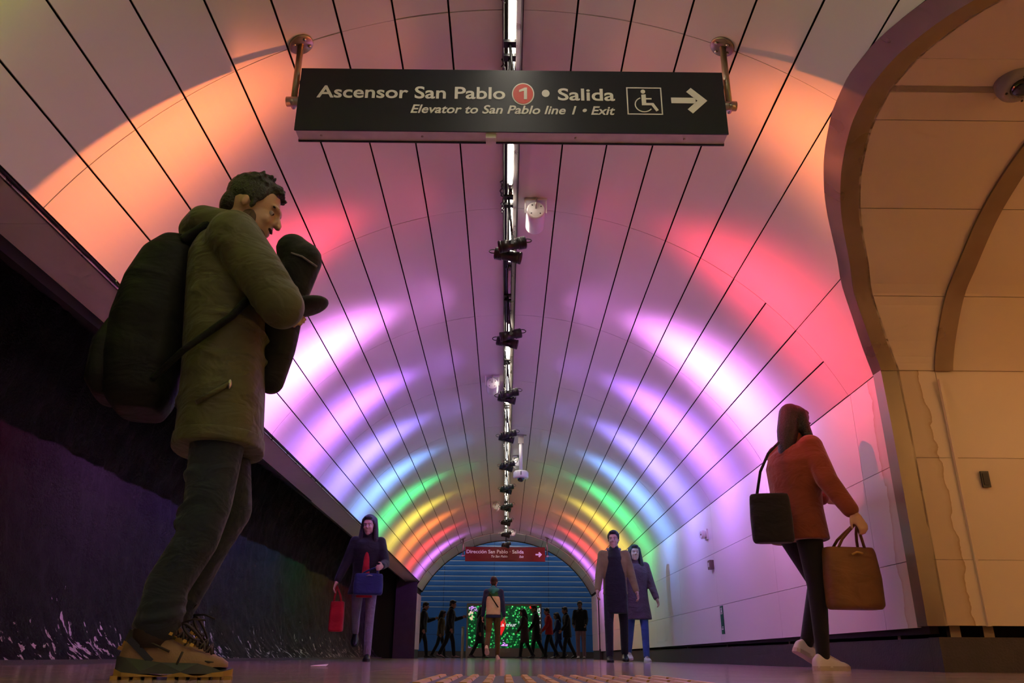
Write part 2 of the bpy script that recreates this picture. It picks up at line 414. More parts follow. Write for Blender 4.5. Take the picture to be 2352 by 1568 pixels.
def lsweep(i0, i1, name, mt, parent):
    mb = MB(); rows = []
    for i in range(i0, i1):
        a, b, c = Ac[i], Bc[i], Cc[i]
        cb = Vector((c.x, full[i][0], full[i][1]))
        rows.append([a+Vector((.03, 0, 0)), a+Vector((-.014, 0, 0)), b, c, c.lerp(cb, .25), a.lerp(cb, .5)+Vector((.02, 0, 0))])
    nr = len(rows); K = 6
    vs = [p for r in rows for p in r]; fs = []
    for i in range(nr-1):
        for k in range(K): fs.append((i*K+k, i*K+(k+1) % K, (i+1)*K+(k+1) % K, (i+1)*K+k))
    fs.append(tuple(range(K))); fs.append(tuple((nr-1)*K+k for k in range(K)))
    mb.add(vs, fs); o = mb.build(name, mt, parent); return autosmooth(o, 30)
trim_arch = struct(lsweep(iw, len(full)-iw, 'trim_4', M_BRONZE, None))
lsweep(0, iw+1, 'jamb', M_JAMB, trim_arch); lsweep(len(full)-iw-1, len(full), 'jamb', M_JAMB, trim_arch)

XEND = 7.0
def sp_at(t):                     # arc-length lookup on the side profile (0 = base of far wall)
    return None
# where the horizontal joints of the side vault fall, from bottom to top
def proj_y(p):
    v = Vector(p)-Vector((0, 0, CAM_H)); return 784-F_PX*v.dot(u2)/v.dot(fw)
dense = []
for i in range(len(SP)-1):
    for j in range(4):
        t = j/4; dense.append((SP[i][0]+(SP[i+1][0]-SP[i][0])*t, SP[i][1]+(SP[i+1][1]-SP[i][1])*t))
dense.append(SP[-1])
half = len(dense)//2
targets = [1440, 1287, 1065, 865, 678, 480, 281, 85]
cuts = []
for ty in targets:
    best = min(range(half+10), key=lambda i: abs(proj_y((2.9, dense[i][0], dense[i][1]))-ty)); cuts.append(best)
cuts[0] = 0
cuts = sorted(set(cuts))+[half]
allc = cuts+[len(dense)-1-c for c in cuts[::-1][1:]]
XR0 = 2.715                      # vertical joint / rib position
back = MB(); back.grid([[Vector((x, y+(.06 if y > GMID else -.06)*1.0, z+.05)) for x in (2.47, XEND)] for (y, z) in dense], False)
wall_side = struct(back.build('wall_side', M_SHELL))
def nrm(i):
    y0, z0 = dense[max(i-1, 0)]; y1, z1 = dense[min(i+1, len(dense)-1)]
    l = math.hypot(y1-y0, z1-z0); return Vector((0, (z1-z0)/l, -(y1-y0)/l))
def xleft(i):
    y, z = dense[i]; return xcyl(y, z)+.09
for ci in range(len(allc)-1):
    c0, c1 = allc[ci], allc[ci+1]
    if c1-c0 < 1: continue
    xs = [(None, XR0-.002), (XR0+.002, 4.70), (4.704, XEND)]
    idx = list(range(c0, c1+1))
    for (xa, xb) in xs:
        rows = []
        for i in idx:
            y, z = dense[i]
            e = .002*(1 if i == c0 else -1 if i == c1 else 0)
            j = min(i+1, len(dense)-1) if i == c0 else max(i-1, 0)
            d = Vector((0, dense[j][0]-y, dense[j][1]-z)); d = d.normalized()*abs(e) if d.length else d
            rows.append([Vector((xa if xa else xleft(i), y, z))+d, Vector((xb, y, z))+d])
        mb = MB(); mb.slab(rows, lambda p: Vector((0, .012 if p.y > GMID else -.012, .012)))
        o = mb.build('wall_panel' if dense[c1][1] < 1.8 else 'ceiling_panel', M_BEIGES if (xa is None and dense[c1][1] < 1.8) else M_BEIGE, wall_side)
bt = MB(); bt.box(XR0-.009, XR0+.009, 4.722, 4.745, .24, 1.70); bt.build('batten', M_BEIGE, wall_side)
# curved rib of bronze on the side vault
rb = MB(); rows = []
c865 = cuts[3]
for i in range(c865, len(dense)-c865, 3):
    y, z = dense[i]; n = nrm(i)*-1
    if n.z > 0 and abs(y-GMID) < 1: n = -n
    inn_ = Vector((0, GMID-y, 1.2-z)).normalized()
    p = Vector((0, y, z))
    rows.append([p+Vector((XR0-.01, 0, 0)), p+inn_*.014+Vector((XR0-.01, 0, 0)), p+inn_*.014+Vector((XR0+.105, 0, 0)), p+Vector((XR0+.105, 0, 0))])
K = 4; vs = [q for r in rows for q in r]; fs = []
for i in range(len(rows)-1):
    for k in range(K): fs.append((i*K+k, i*K+(k+1) % K, (i+1)*K+(k+1) % K, (i+1)*K+k))
fs += [(0, 1, 2, 3), tuple((len(rows)-1)*K+k for k in range(K))]
rb.add(vs, fs); rib = autosmooth(rb.build('trim_5', M_BRONZE), 30); struct(rib)
# end of the side passage
eb = MB(); eb.box(XEND, XEND+.05, .8, 5.4, 0, 3.2); struct(eb.build('wall_side', M_BEIGE))

# ------------------------------------------------------------------ left soffit, rail and black wall
ZS = CZ+RV*math.cos(A1); XS = CX+RV*math.sin(A1)
sf = MB(); sf.box(-2.59, XS-.03, YREAR, YEND, ZS+.03, ZS+.08)
trim_soff = struct(sf.build('trim_6', M_SHELL)); trim_soff.matrix_world = VM
for k in range(-2, 9):
    q = MB(); q.box(-2.57, XS-.035, Y0+k*LB+.15, Y0+(k+1)*LB+.147, ZS+.004, ZS+.028); q.build('soffit_panel', M_SOFF, trim_soff)
rl = MB()
rl.box(XS-.034, XS-.022, -3, YEND, ZS-.016, ZS+.03); rl.build('rail', M_STEEL, trim_soff)
rl = MB(); rl.box(XS-.020, XS-.006, -3, YEND, ZS-.002, ZS+.03); rl.build('rail', M_BLKMET, trim_soff)
rl = MB(); rl.box(-2.585, -2.565, -3, YEND, ZS-.012, ZS+.03); rl.build('rail', M_BLKMET, trim_soff)
# black wall
rng = np.random.RandomState(3)
def vnoise(Yg, Zg, s, seed):
    r = np.random.RandomState(seed); g = r.rand(400, 120)
    y = (Yg+40)*s; z = (Zg+5)*s; iy = np.floor(y).astype(int); iz = np.floor(z).astype(int); fy = y-iy; fz = z-iz
    fy = fy*fy*(3-2*fy); fz = fz*fz*(3-2*fz); iy %= 399; iz %= 119
    return (g[iy, iz]*(1-fy)+g[iy+1, iz]*fy)*(1-fz)+(g[iy, iz+1]*(1-fy)+g[iy+1, iz+1]*fy)*fz
ys = np.arange(-7, 21.05, .05); zs = np.concatenate([np.arange(0, .7, .025), np.arange(.7, 2.61, .05)])
Yg, Zg = np.meshgrid(ys, zs, indexing='ij')
base = -3.02-.30*(1-np.exp(-Zg/.24))-.08*np.minimum(Zg, 1)+.18*np.clip(Zg-1.6, 0, 1)**1.5
disp = .06*(vnoise(Yg, Zg, 1.1, 1)-.5)+.045*(vnoise(Yg, Zg, 3.3, 2)-.5)+.040*(vnoise(Yg, Zg, 7, 5)-.5)+.030*(vnoise(Yg, Zg*.8, 13, 6)-.5)
disp *= np.clip(Zg/.1, .15, 1)
Xg = base+disp
bw = MB(); bw.grid([[Vector((float(Xg[i, j]), float(Yg[i, j]), float(Zg[i, j]))) for j in range(len(zs))] for i in range(len(ys))])
wall_left = struct(bw.build('wall_left', M_ROCK))
kb = MB(); kb.box(-3.16, -2.99, -7, 20.9, 0, .028); struct(kb.build('baseboard_left', M_PLINTH))
tp = MB(); tp.box(-3.6, -2.56, YREAR, 21.3, 2.42, 2.5); tp.box(-2.60, -2.55, YREAR, 21.3, 1.95, 2.45); struct(tp.build('ceiling', M_DARK))
# end panel of the recess with its pole
ep = MB(); ep.box(-2.70, -2.215, 21.0, 21.05, 0, 1.80); ep.box(-2.74, -2.70, 20.98, 21.06, 0, 1.86)
M_PURP = mat('end_panel_paint', (0.05, 0.03, 0.07), 0.25, vary=.2)
struct(ep.build('trim_7', M_PURP))
ep = MB(); ep.box(-3.7, -2.7, 21.1, 21.15, 0, 2.5); struct(ep.build('wall_left', M_DARK))

# ------------------------------------------------------------------ floor
fl = MB(); fl.box(-9, 9, -7, 33, -.1, -.006)
floor = struct(fl.build('floor', M_FLOOR))
TW, TL = 1.2, 0.6
tm = MB(); tm.box(.002, TW-.002, .002, TL-.002, -.006, 0)
TM = tm.mesh('floor_tile', M_FLOOR)
for j in range(18):
    for i in range(5):
        put('floor_tile', TM, floor, (-3.0+i*TW-(.001), 0.6+j*TL, 0))
fz = MB(); fz.box(-9, 9, .6+18*TL+.003, 33, -.006, 0); fz.box(-9, 9, -7, .597, -.006, 0); fz.box(3.003, 9, .6, .6+18*TL, -.006, 0); fz.box(-9, -3.003, .6, .6+18*TL, -.006, 0)
fz.build('floor_slab', M_FLOOR, floor)
# tactile paving strip
tac = empty('tactile_paving', (0, 0, 0.0)); tag(tac, 'yellow ribbed tactile paving strip set in the floor at bottom centre', 'paving')
q = MB(); q.box(-.25, .56, 2.05, 3.08, 0, .003); q.build('base_plate', M_PLINTH, tac)
bm_ = MB(); bm_.prism([(-.013, 0), (-.009, .006), (.009, .006), (.013, 0)], 0, .28, 'xz'); BMESH = bm_.mesh('rib', M_YELLOW)
for j in range(3):
    for i in range(14):
        put('rib', BMESH, tac, (-.215+i*.057, 2.12+j*.32, .003))

# ------------------------------------------------------------------ portal liner and hall beyond
pt = MB(); shellpatch(pt, A1-.06, SPRING_R+.02, lambda a: YEND, lambda a: YEND+1.35, RV+.02, 30)
portal = struct(pt.build('trim_8', M_SHELL)); portal.matrix_world = VM
na_ = 12; a_lo, a_hi = -1.075, 1.105
for i in range(na_):
    a0 = a_lo+(a_hi-a_lo)*i/na_; a1 = a_lo+(a_hi-a_lo)*(i+1)/na_
    rows = []
    for j in range(5):
        a = a0+.0015+(a1-a0-.003)*j/4
        rows.append([cylpt(a, YEND+.012, RV-.022), cylpt(a, YEND+1.3, RV-.03)])
    mb = MB(); mb.slab(rows, lambda p: Vector((p.x-CX, 0, p.z-CZ)).normalized()*.02); mb.build('liner_panel', M_POLISH, portal)
for s, x in ((-1, -2.262), (1, 2.33)):
    for (z0, z1) in ((.21, .60), (.604, 1.16), (1.164, 1.56)):
        q = MB()
        q.box(min(x, x+s*.03), max(x, x+s*.03), YEND+.012, YEND+1.3, z0, z1); o = q.build('liner_panel', M_WALLP)
        o.parent = portal; o.matrix_parent_inverse = VM.inverted()
    q = MB(); q.box(min(x+s*.02, x+s*.4), max(x+s*.02, x+s*.4), YEND-.1, YEND+1.3, 0, .24); o = q.build('base_block', M_PLINTH); o.parent = portal; o.matrix_parent_inverse = VM.inverted()
    q = MB(); q.box(min(x+s*.03, x+s*.08), max(x+s*.03, x+s*.08), YEND+.0, YEND+1.4, 0.2, 1.75); o = q.build('jamb', M_SHELL); o.parent = portal; o.matrix_parent_inverse = VM.inverted()
# thin dark edge around the arch toward the hall
rows = []
for j in range(41):
    a = a_lo-.01+(a_hi-a_lo+.02)*j/40
    rows.append([cylpt(a, YEND+1.30, RV-.045), cylpt(a, YEND+1.34, RV-.045)])
mb = MB(); mb.slab(rows, lambda p: Vector((p.x-CX, 0, p.z-CZ)).normalized()*.05); mb.build('edge_line', M_BLKMET, portal)
# hall: blue louvred wall, ceiling, side walls
hw = MB(); hw.box(-9, 9, 31.12, 31.2, 0, 5.0)
wall_far = struct(hw.build('wall_far', M_DARK))
prof = [(0, .016), (-.020, .017), (-.028, .05), (-.028, .14), (-.020, .184), (0, .184)]
XJ = [-6.2, -4.4, -2.28, -.42, 1.62, 3.7, 5.6]
for r in range(17):
    z = 1.73+r*.185
    for i in range(len(XJ)-1):
        q = MB(); q.prism([(31.1+y, z+h) for y, h in prof], XJ[i]+.006, XJ[i+1]-.006, 'yz'); o = q.build('slat', M_BLUE, wall_far)
for r in range(17):
    z = 1.73+r*.185; q = MB(); q.box(XJ[0], XJ[-1], 31.074, 31.09, z-.001, z+.016); q.build('edge_line', M_SLATHI, wall_far)  # pale lines stand in for the highlights along the slat edges
for i in range(len(XJ)-1):
    for (z0, z1) in ((.22, .78), (.79, 1.36), (1.37, 1.72)):
        q = MB(); q.box(XJ[i]+.006, XJ[i+1]-.006, 31.05, 31.1, z0, z1); q.build('wall_panel', M_BLUE, wall_far)
hb = MB(); hb.box(-9, 9, 31.0, 31.1, 0, .21); struct(hb.build('baseboard_far', M_PLINTH))
hc = MB(); hc.box(-9, 9, 22.6, 31.2, 4.9, 5.0); struct(hc.build('ceiling', M_HALL))
for s in (-1, 1):
    hs = MB(); hs.box(min(s*8.9, s*9), max(s*8.9, s*9), 22.6, 31.2, 0, 5); struct(hs.build('wall_hall', M_HALL))
# wall of the hall around the tunnel mouth
rows = []
for j in range(41):
    a = a_lo-.02+(a_hi-a_lo+.04)*j/40
    p = VM @ cylpt(a, YEND+1.36, RV-.02); d = Vector((p.x, 0, p.z-1.0)).normalized()
    rows.append([p, Vector((p.x, p.y, p.z))+d*6])
mb = MB(); mb.grid(rows, False); struct(mb.build('wall_mouth', M_HALL))
for s in (-1, 1):
    q = MB(); q.box(min(s*2.36, s*9), max(s*2.36, s*9), 22.66, 22.7, 0, 1.7); struct(q.build('wall_mouth', M_HALL))
q = MB(); q.box(-4, 4, YREAR-.05, YREAR, 0, 4); struct(q.build('wall_back', M_WALLP))
# hall lamps
M_LAMP = mat('hall_tube', (.9, .9, .9), .3, emit=(1, .9, .78), es=HALL_E)
for i, x in enumerate((-6, -3, 0, 3, 6)):
    h = empty('ceiling_lamp', (x, 29.6, 4.9)); q = MB(); q.box(-.7, .7, -.11, .11, -.05, 0); q.build('housing', M_WHITE, h)
    q = MB(); q.box(-.66, .66, -.09, .09, -.075, -.05); q.build('diffuser', M_LAMP, h)
    tag(h, 'long lamp on the ceiling of the hall beyond the arch, number %s from the left' % ('one', 'two', 'three', 'four', 'five')[i], 'lamp', 'hall ceiling lamps')
# unseen lamps added to light the far wall and vault of the side passage
M_SIDEFILL = mat('side_fill_tube', (.9, .9, .85), .3, emit=(1.0, .55, .21), es=SIDE_FILL_E)
for i, x in enumerate((3.9, 5.3, 6.6)):
    h = empty('ceiling_lamp', (x, 1.98, 2.24)); q = MB(); q.box(-.62, .62, -.03, .03, -.03, 0.03); q.build('housing', M_WHITE, h)
    q = MB(); q.tube([(-.60, 0, -.02), (-.58, 0, -.10), (.58, 0, -.10), (.60, 0, -.02)], .020, 8); q.build('tube', M_SIDEFILL, h)
    tag(h, 'added unseen tube lamp under the beige vault of the side passage, %s from the tunnel' % ('first', 'second', 'third')[i], 'lamp', 'added side passage lamps')

# ------------------------------------------------------------------ crown channel, tubes, projectors
ZC = CZ+RV
def vthing(name, x, y, z): 
    o = empty(name); o.matrix_world = VM @ Matrix.Translation((x, y, z)); return o
ch = vthing('lighting_channel', 0, 0, ZC)
tag(ch, 'dark metal lighting channel running along the crown of the vault', 'light channel')
q = MB(); q.box(-.036, .066, -6, 21.2, .005, .03); q.build('base', M_CHAN, ch)
q = MB(); q.box(-.040, -.034, -6, 21.2, -.035, .02); q.build('flange', M_CHAN, ch)
q = MB(); q.box(.062, .069, -6, 21.2, -.030, .02); q.build('flange', M_CHAN, ch)
q = MB(); q.box(.034, .058, -6, 21.2, -.012, .012); q.build('reflector', M_STEEL, ch)
q = MB(); q.tube([(-.018, -6, -.022), (-.018, 21.2, -.022)], .012, 10); q.build('conduit', M_BLKMET, ch)
def wire(seed, y0, y1, x0, n=26, amp=.012, sag=.03):
    r = random.Random(seed); pts = []
    for i in range(n+1):
        t = i/n; pts.append((x0+r.uniform(-amp, amp), y0+(y1-y0)*t+r.uniform(-.01, .01), -.030-sag*.5*math.sin(PI*t)*r.uniform(.3, 1)))
    return pts
for i, (y0, y1, x0, sg) in enumerate([(2.75, 3.2, -.035, .03), (3.62, 4.1, -.036, .05), (4.85, 5.3, -.05, .09), (5.7, 6.25, -.01, .06), (7.7, 8.8, -.028, .05), (9.3, 10.7, -.03, .07),
                                      (11.1, 12.5, -.035, .09), (13.1, 14.4, -.03, .06), (14.8, 16.3, -.03, .08), (16.8, 18.0, -.02, .06), (18.4, 19.6, -.02, .06)]):
    q = MB(); q.tube(wire(i, y0, y1, x0, sag=sg), .005, 6); q.build('cable', M_BLACK, ch)
hx = MB(); hx.tube([(.012+.016*math.cos(i*.9), 6.25+i*.0048, -.014+.016*math.sin(i*.9)) for i in range(200)], .003, 5); hx.build('coiled_cable', M_STEEL, ch)
M_TOFF = mat('tube_off', (.42, .40, .40), .2, vary=.05)
TP = 1.185
ORD = ['first', 'second', 'third', 'fourth', 'fifth', 'sixth', 'seventh', 'eighth', 'ninth', 'tenth', 'eleventh', 'twelfth', 'thirteenth', 'fourteenth', 'fifteenth', 'sixteenth', 'seventeenth', 'eighteenth', 'nineteenth', 'twentieth', 'twenty-first', 'twenty-second', 'twenty-third']
tg = MB(); tg.tube([(0, .075, 0), (0, TP-.075, 0)], .0135, 6); TG = tg.mesh('glass_tube', M_TUBE)
tg2 = MB(); tg2.tube([(0, .075, 0), (0, TP-.075, 0)], .0135, 12); TG2 = tg2.mesh('glass_tube', M_TOFF)
tc_ = MB(); tc_.tube([(0, .035, 0), (0, .08, 0)], .0145, 12); tc_.box(-.012, .012, .04, .05, 0, .03); TCAP = tc_.mesh('end_cap', M_CHAN)
kk = 0
for k in range(-9, 14):
    y = 4.99+k*TP
    t = vthing('fluorescent_tube', .013, y, ZC-.022)
    off = (k == 1)
    put('glass_tube', TG2 if off else TG, t); put('end_cap', TCAP, t); put('end_cap', TCAP, t, (0, TP-.115, 0))
    if off: lab = 'unlit fluorescent tube between the red and the pink projectors in the ceiling channel'
    elif k < -2: lab = 'lit fluorescent tube in the ceiling channel above the camera, %s behind the black sign' % ORD[-3-k]
    elif k == -2: lab = 'lit fluorescent tube above the black hanging sign at the top edge'
    elif k == -1: lab = 'lit fluorescent tube just below the black hanging sign'
    elif k == 0: lab = 'lit fluorescent tube between the black sign and the red projectors'
    else: lab = 'lit fluorescent tube in the ceiling channel, %s beyond the pink projectors' % ORD[k-2]
    tag(t, lab, 'light tube', 'tubes in the ceiling channel')

def beam_nodes(nt, su=.26, sup=.28, sdn=.32, spill=.008):
    # photometric profile of an elliptical flood: narrow along the tunnel, long around the vault
    N = nt.nodes; L = nt.links; em = N['Emission']
    tc = N.new('ShaderNodeTexCoord'); sp = N.new('ShaderNodeSeparateXYZ'); L.new(tc.outputs['Normal'], sp.inputs[0])
    def mth(op, a, b=None):
        n = N.new('ShaderNodeMath'); n.operation = op
        for i, v in enumerate((a, b)):
            if v is None: continue
            if isinstance(v, (int, float)): n.inputs[i].default_value = v
            else: L.new(v, n.inputs[i])
        return n.outputs[0]
    z = mth('MAXIMUM', mth('ABSOLUTE', sp.outputs['Z']), .05)
    u = mth('DIVIDE', sp.outputs['X'], z); v = mth('DIVIDE', sp.outputs['Y'], z)
    isup = mth('GREATER_THAN', v, 0.0)
    sv = mth('ADD', mth('MULTIPLY', isup, sup-sdn), sdn)
    q = mth('ADD', mth('POWER', mth('DIVIDE', mth('ABSOLUTE', u), su), 2.0), mth('POWER', mth('DIVIDE', mth('ABSOLUTE', v), sv), 2.0))
    L.new(mth('ADD', mth('EXPONENT', mth('MULTIPLY', q, -1.0)), spill), em.inputs['Strength'])
CNAME = ['mauve', 'golden', 'pale yellow', 'lime green', 'amber', 'red', 'pink', 'violet', 'indigo', 'sky blue', 'green', 'yellow', 'orange', 'crimson', 'purple']
def projector(y, col, strength, side, cname):
    # side -1 throws to the left, +1 to the right
    cx_ = .030 if side < 0 else .0; yy = y-.01 if side < 0 else y+.10; cz_ = -.44 if side < 0 else -.47
    PS = .76; t = vthing('projector', cx_, yy, ZC+cz_); t.matrix_world = t.matrix_world @ Matrix.Scale(PS, 4)
    el = math.radians(13); d = Vector((side*math.cos(el), -.02, -math.sin(el))).normalized()
    b = MB(); b.lathe((0, 0, 0), d, [(.030, -.135), (.052, -.132), (.055, -.06), (.050, -.055), (.050, .03), (.056, .035), (.058, .105), (.050, .108), (.046, .09)], 20)
    b.build('body', M_BLACK, t)
    f = MB()
    for i in range(7): f.lathe(d*(-.125+.011*i), d, [(.044, 0), (.061, .0005), (.061, .005), (.044, .0055)], 18)
    f.build('cooling_fins', M_BLACK, t)
    lm = mat('lens_'+cname.replace(' ', '_'), [min(1, .2+.7*c) for c in col], .1, emit=col, es=1.6)
    l = MB(); l.lathe(d*.088, d, [(.045, 0), (.043, .006), (.020, .014), (.004, .016)], 18); l.build('lens', lm, t)
    r_ = MB(); r_.lathe(d*.108, d, [(.0585, 0), (.060, .004), (.060, .022), (.0565, .022), (.0565, .004)], 20); r_.build('lens_hood', M_BLACK, t)
    yk = MB(); ztop = (-cz_-.035)/PS; kx = -cx_/PS
    yk.obox((kx, 0, ztop-.01), (.045, 0, 0), (0, .03, 0), (0, 0, .012))
    yk.tube([(kx, 0, ztop), (0, 0, .055)], .011, 8)
    for s in (-1, 1): yk.obox((0, s*.062, .02), (.014, 0, 0), (0, .003, 0), (0, 0, .045))
    yk.obox((0, 0, .066), (.014, 0, 0), (0, .065, 0), (0, 0, .003))
    yk.build('yoke', M_BLKMET, t)
    bk = -d*.13; c = MB()
    pts = []
    for i in range(13):
        ang = PI*i/12; pts.append(bk+Vector((-side*.055*math.sin(ang), 0, .035*(1-math.cos(ang))*.9))+Vector((0, .004*i, 0)))
    c.tube(pts, .0055, 6); c.build('cable', M_BLACK, t)
    if strength:
        ld = bpy.data.lights.new('projector_beam', 'SPOT'); ld.color = col; ld.energy = SPOT_W*strength
        ld.spot_size = math.radians(130); ld.spot_blend = 0.6; ld.shadow_soft_size = .02
        ld.use_nodes = True; beam_nodes(ld.node_tree)
        lo = bpy.data.objects.new('projector_beam', ld); link(lo, t); lo.location = d*.14
        lo.rotation_euler = d.to_track_quat('-Z', 'Y').to_euler()
    tag(t, 'black projector under the crown throwing %s light onto the %s vault' % (cname, 'left' if side < 0 else 'right'), 'projector', 'colour projectors along the crown')
    return t
for (y, col, st), cn in zip(STATIONS, CNAME):
    for s in (-1, 1): projector(y, col, st, s, cn)

# ------------------------------------------------------------------ text helper
def text_mesh(body, shear=0.0, bold=0.0):
    cu = bpy.data.curves.new('t', 'FONT'); cu.body = body; cu.size = 1.0; cu.shear = shear; cu.offset = bold; cu.resolution_u = 4; cu.extrude = .01
    o = bpy.data.objects.new('t', cu); COL.objects.link(o)
    dg = bpy.context.evaluated_depsgraph_get(); me = bpy.data.meshes.new_from_object(o.evaluated_get(dg))
    bpy.data.objects.remove(o); return me
def text(body, x0, x1, z0, cap, y, mt, parent, shear=0.0, bold=0.0, name='lettering', ref='E'):
    me = text_mesh(body, shear, bold); n = len(me.vertices); co = np.zeros(n*3); me.vertices.foreach_get('co', co); co = co.reshape(-1, 3)
    lo, hi = co.min(0), co.max(0)
    mr = text_mesh(ref, shear, bold); c2 = np.zeros(len(mr.vertices)*3); mr.vertices.foreach_get('co', c2); caph = c2.reshape(-1, 3)[:, 1].max()
    out = np.zeros_like(co)
    out[:, 0] = x0+(co[:, 0]-lo[0])/(hi[0]-lo[0])*(x1-x0); out[:, 2] = z0+co[:, 1]/caph*cap; out[:, 1] = y-(co[:, 2]-lo[2])/(hi[2]-lo[2])*.0015
    me.vertices.foreach_set('co', out.ravel()); me.materials.clear(); me.materials.append(mt); me.name = name; me.update()
    bm = bmesh.new(); bm.from_mesh(me); bmesh.ops.recalc_face_normals(bm, faces=bm.faces); bm.to_mesh(me); bm.free()
    # one object per word
    bm = bmesh.new(); bm.from_mesh(me); bm.faces.ensure_lookup_table(); seen = set(); isl = []
    for f in bm.faces:
        if f.index in seen: continue
        st = [f]; seen.add(f.index); comp = []
        while st:
            g = st.pop(); comp.append(g.index)
            for e in g.edges:
                for h in e.link_faces:
                    if h.index not in seen: seen.add(h.index); st.append(h)
        xs = [v.co.x for i in comp for v in bm.faces[i].verts]; isl.append([min(xs), max(xs), comp])
    isl.sort(); words = []
    for a, b, c in isl:
        if words and a < words[-1][1]+.22*cap: words[-1][1] = max(words[-1][1], b); words[-1][2] += c
        else: words.append([a, b, list(c)])
    last = None
    for a, b, c in words:
        vs = {}; V_ = []; F_ = []
        for i in c:
            idx = []
            for v in bm.faces[i].verts:
                if v.index not in vs: vs[v.index] = len(V_); V_.append(tuple(v.co))
                idx.append(vs[v.index])
            F_.append(idx)
        m2 = bpy.data.meshes.new(name); m2.from_pydata(V_, [], F_); m2.materials.append(mt); last = put(name, m2, parent)
    bm.free(); bpy.data.meshes.remove(me)
    return last
def disc(mb, cx_, cz_, rx, rz, y, n=36, th=.0015):
    mb.prism([(cx_+rx*math.cos(2*PI*i/n), cz_+rz*math.sin(2*PI*i/n)) for i in range(n)], y-th, y)
def arrow(mb, x0, x1, zc, h, t, y, th=.0015):
    # shaft and open head like the one on the signs
    d = h*.5; s = t*.5; k = t*.72
    mb.prism([(x0, zc-s), (x1-d*.75, zc-s), (x1-d*.75, zc+s), (x0, zc+s)], y-th, y)
    mb.prism([(x1, zc), (x1-d, zc+d), (x1-d-k*1.0, zc+d-k), (x1-k*2.0, zc)], y-th, y)
    mb.prism([(x1, zc), (x1-k*2.0, zc), (x1-d-k*1.0, zc-d+k), (x1-d, zc-d)], y-th, y)
def vault_z(x, y):
    lo, hi = 2.0, 4.0
    zr = math.sqrt(RV*RV-(x-CX)**2)+CZ
    return (VM @ Vector((x, y-zr*math.sin(DELTA), zr))).z
def hanger(parent, x, y, zb, out):
    h = empty('hanger', (0, 0, 0), 0, parent)
    zt = vault_z(x, y); a = math.asin((x-CX)/RV); n = Vector((math.sin(a), 0, math.cos(a)))
    c = Vector((x, y, zt)); p = MB(); p.lathe(c-n*.012, n, [(.060, 0), (.064, .004), (.064, .012)], 28)
    o = p.build('ceiling_plate', M_BRONZE, h)
    b = MB(); u_ = Vector((n.z, 0, -n.x))
    for an in (.5, 2.1, 3.7, 5.3): b.lathe(c-n*.019+(u_*math.cos(an)+Vector((0, 1, 0))*math.sin(an))*.042, n, [(.008, 0), (.009, .007)], 8)
    b.build('bolt', M_STEEL, h)
    t = MB(); t.tube([(x, y, zt-.005), (x+out*.0, y, zb)], .0165, 14); t.build('rod', M_BRONZE, h)
    k = MB(); k.tube([(x+out*.035, y, zb), (x-out*.055, y, zb)], .025, 14); k.tube([(x+out*.005, y-.03, zb-.012), (x+out*.005, y+.03, zb-.012)], .013, 12); k.build('clamp', M_STEEL, h)
    return h

# near sign
sg = empty('hanging_sign', (0, 3.27, 2.459)); tag(sg, 'black overhead sign with white lettering and arrow for the elevator and exit', 'sign')
SX0, SX1, SH = -1.053, 1.078, .373
q = MB(); q.box(SX0, SX1, .0, .008, 0, SH); q.build('face_panel', M_SIGNB, sg)
q = MB(); q.box(SX0+.004, SX1-.004, .008, .088, .003, SH-.004); q.build('case', M_FRAMEP, sg)
q = MB(); q.box(SX0, SX1, .088, .096, -.004, SH); q.build('back_panel', M_SIGNB, sg)
def sx(px): return SX0+(px-686)/979*(SX1-SX0)
def sz(py): return (300-py)/140*SH
text('Ascensor San Pablo', sx(728), sx(1160), sz(227), .071, -.0005, M_LETTER, sg, bold=.018, ref='E')
text('Salida', sx(1281), sx(1412), sz(228), .071, -.0005, M_LETTER, sg, bold=.018)
text('Elevator to San Pablo line 1 \u2022 Exit', sx(945), sx(1411), sz(260), .049, -.0005, M_LETTER, sg, shear=.25, bold=.018)
mb = MB(); disc(mb, sx(1253), sz(213), .0195, .022, 0); mb.build('dot', M_LETTER, sg)
mb = MB(); disc(mb, sx(1201), sz(215), .056, .067, 0); mb.build('line_badge', M_LETTER, sg)
mb = MB(); disc(mb, sx(1201), sz(215), .050, .060, -.0015); mb.build('line_badge', M_SIGNRED, sg)
mb = MB(); x1_, z1_ = sx(1201), sz(228); mb.prism([(x1_+.004, z1_), (x1_+.020, z1_), (x1_+.020, z1_+.072), (x1_+.008, z1_+.072), (x1_-.020, z1_+.056), (x1_-.020, z1_+.044), (x1_+.004, z1_+.052)], -.0045, -.003); mb.build('numeral', M_LETTER, sg)
mb = MB(); arrow(mb, sx(1541), sx(1624), sz(226), .155, .034, 0); mb.build('arrow', M_LETTER, sg)
mb = MB(); xa, xb, za, zb = sx(1439), sx(1520), sz(259), sz(197); w = .006
mb.box(xa, xb, -.0015, 0, za, za+w); mb.box(xa, xb, -.0015, 0, zb-w, zb); mb.box(xa, xa+w, -.0015, 0, za+w, zb-w); mb.box(xb-w, xb, -.0015, 0, za+w, zb-w)
mb.build('pictogram_frame', M_LETTER, sg)
mb = MB(); cx0, cz0 = (xa+xb)/2, (za+zb)/2; u = (xb-xa)
disc(mb, cx0-.005, cz0+.057, .0115, .0125, 0, 20)
mb.prism([(cx0-.014, cz0+.038), (cx0+.008, cz0+.040), (cx0+.008, cz0+.018), (cx0+.036, cz0+.018), (cx0+.036, cz0+.009), (cx0+.008, cz0+.009), (cx0+.008, cz0-.012), (cx0+.044, cz0-.012), (cx0+.068, cz0-.054), (cx0+.056, cz0-.063), (cx0+.034, cz0-.026), (cx0-.014, cz0-.026)], -.0015, 0)
n = 30; ro, ri = .046, .0405; c_ = (cx0-.004, cz0-.022)
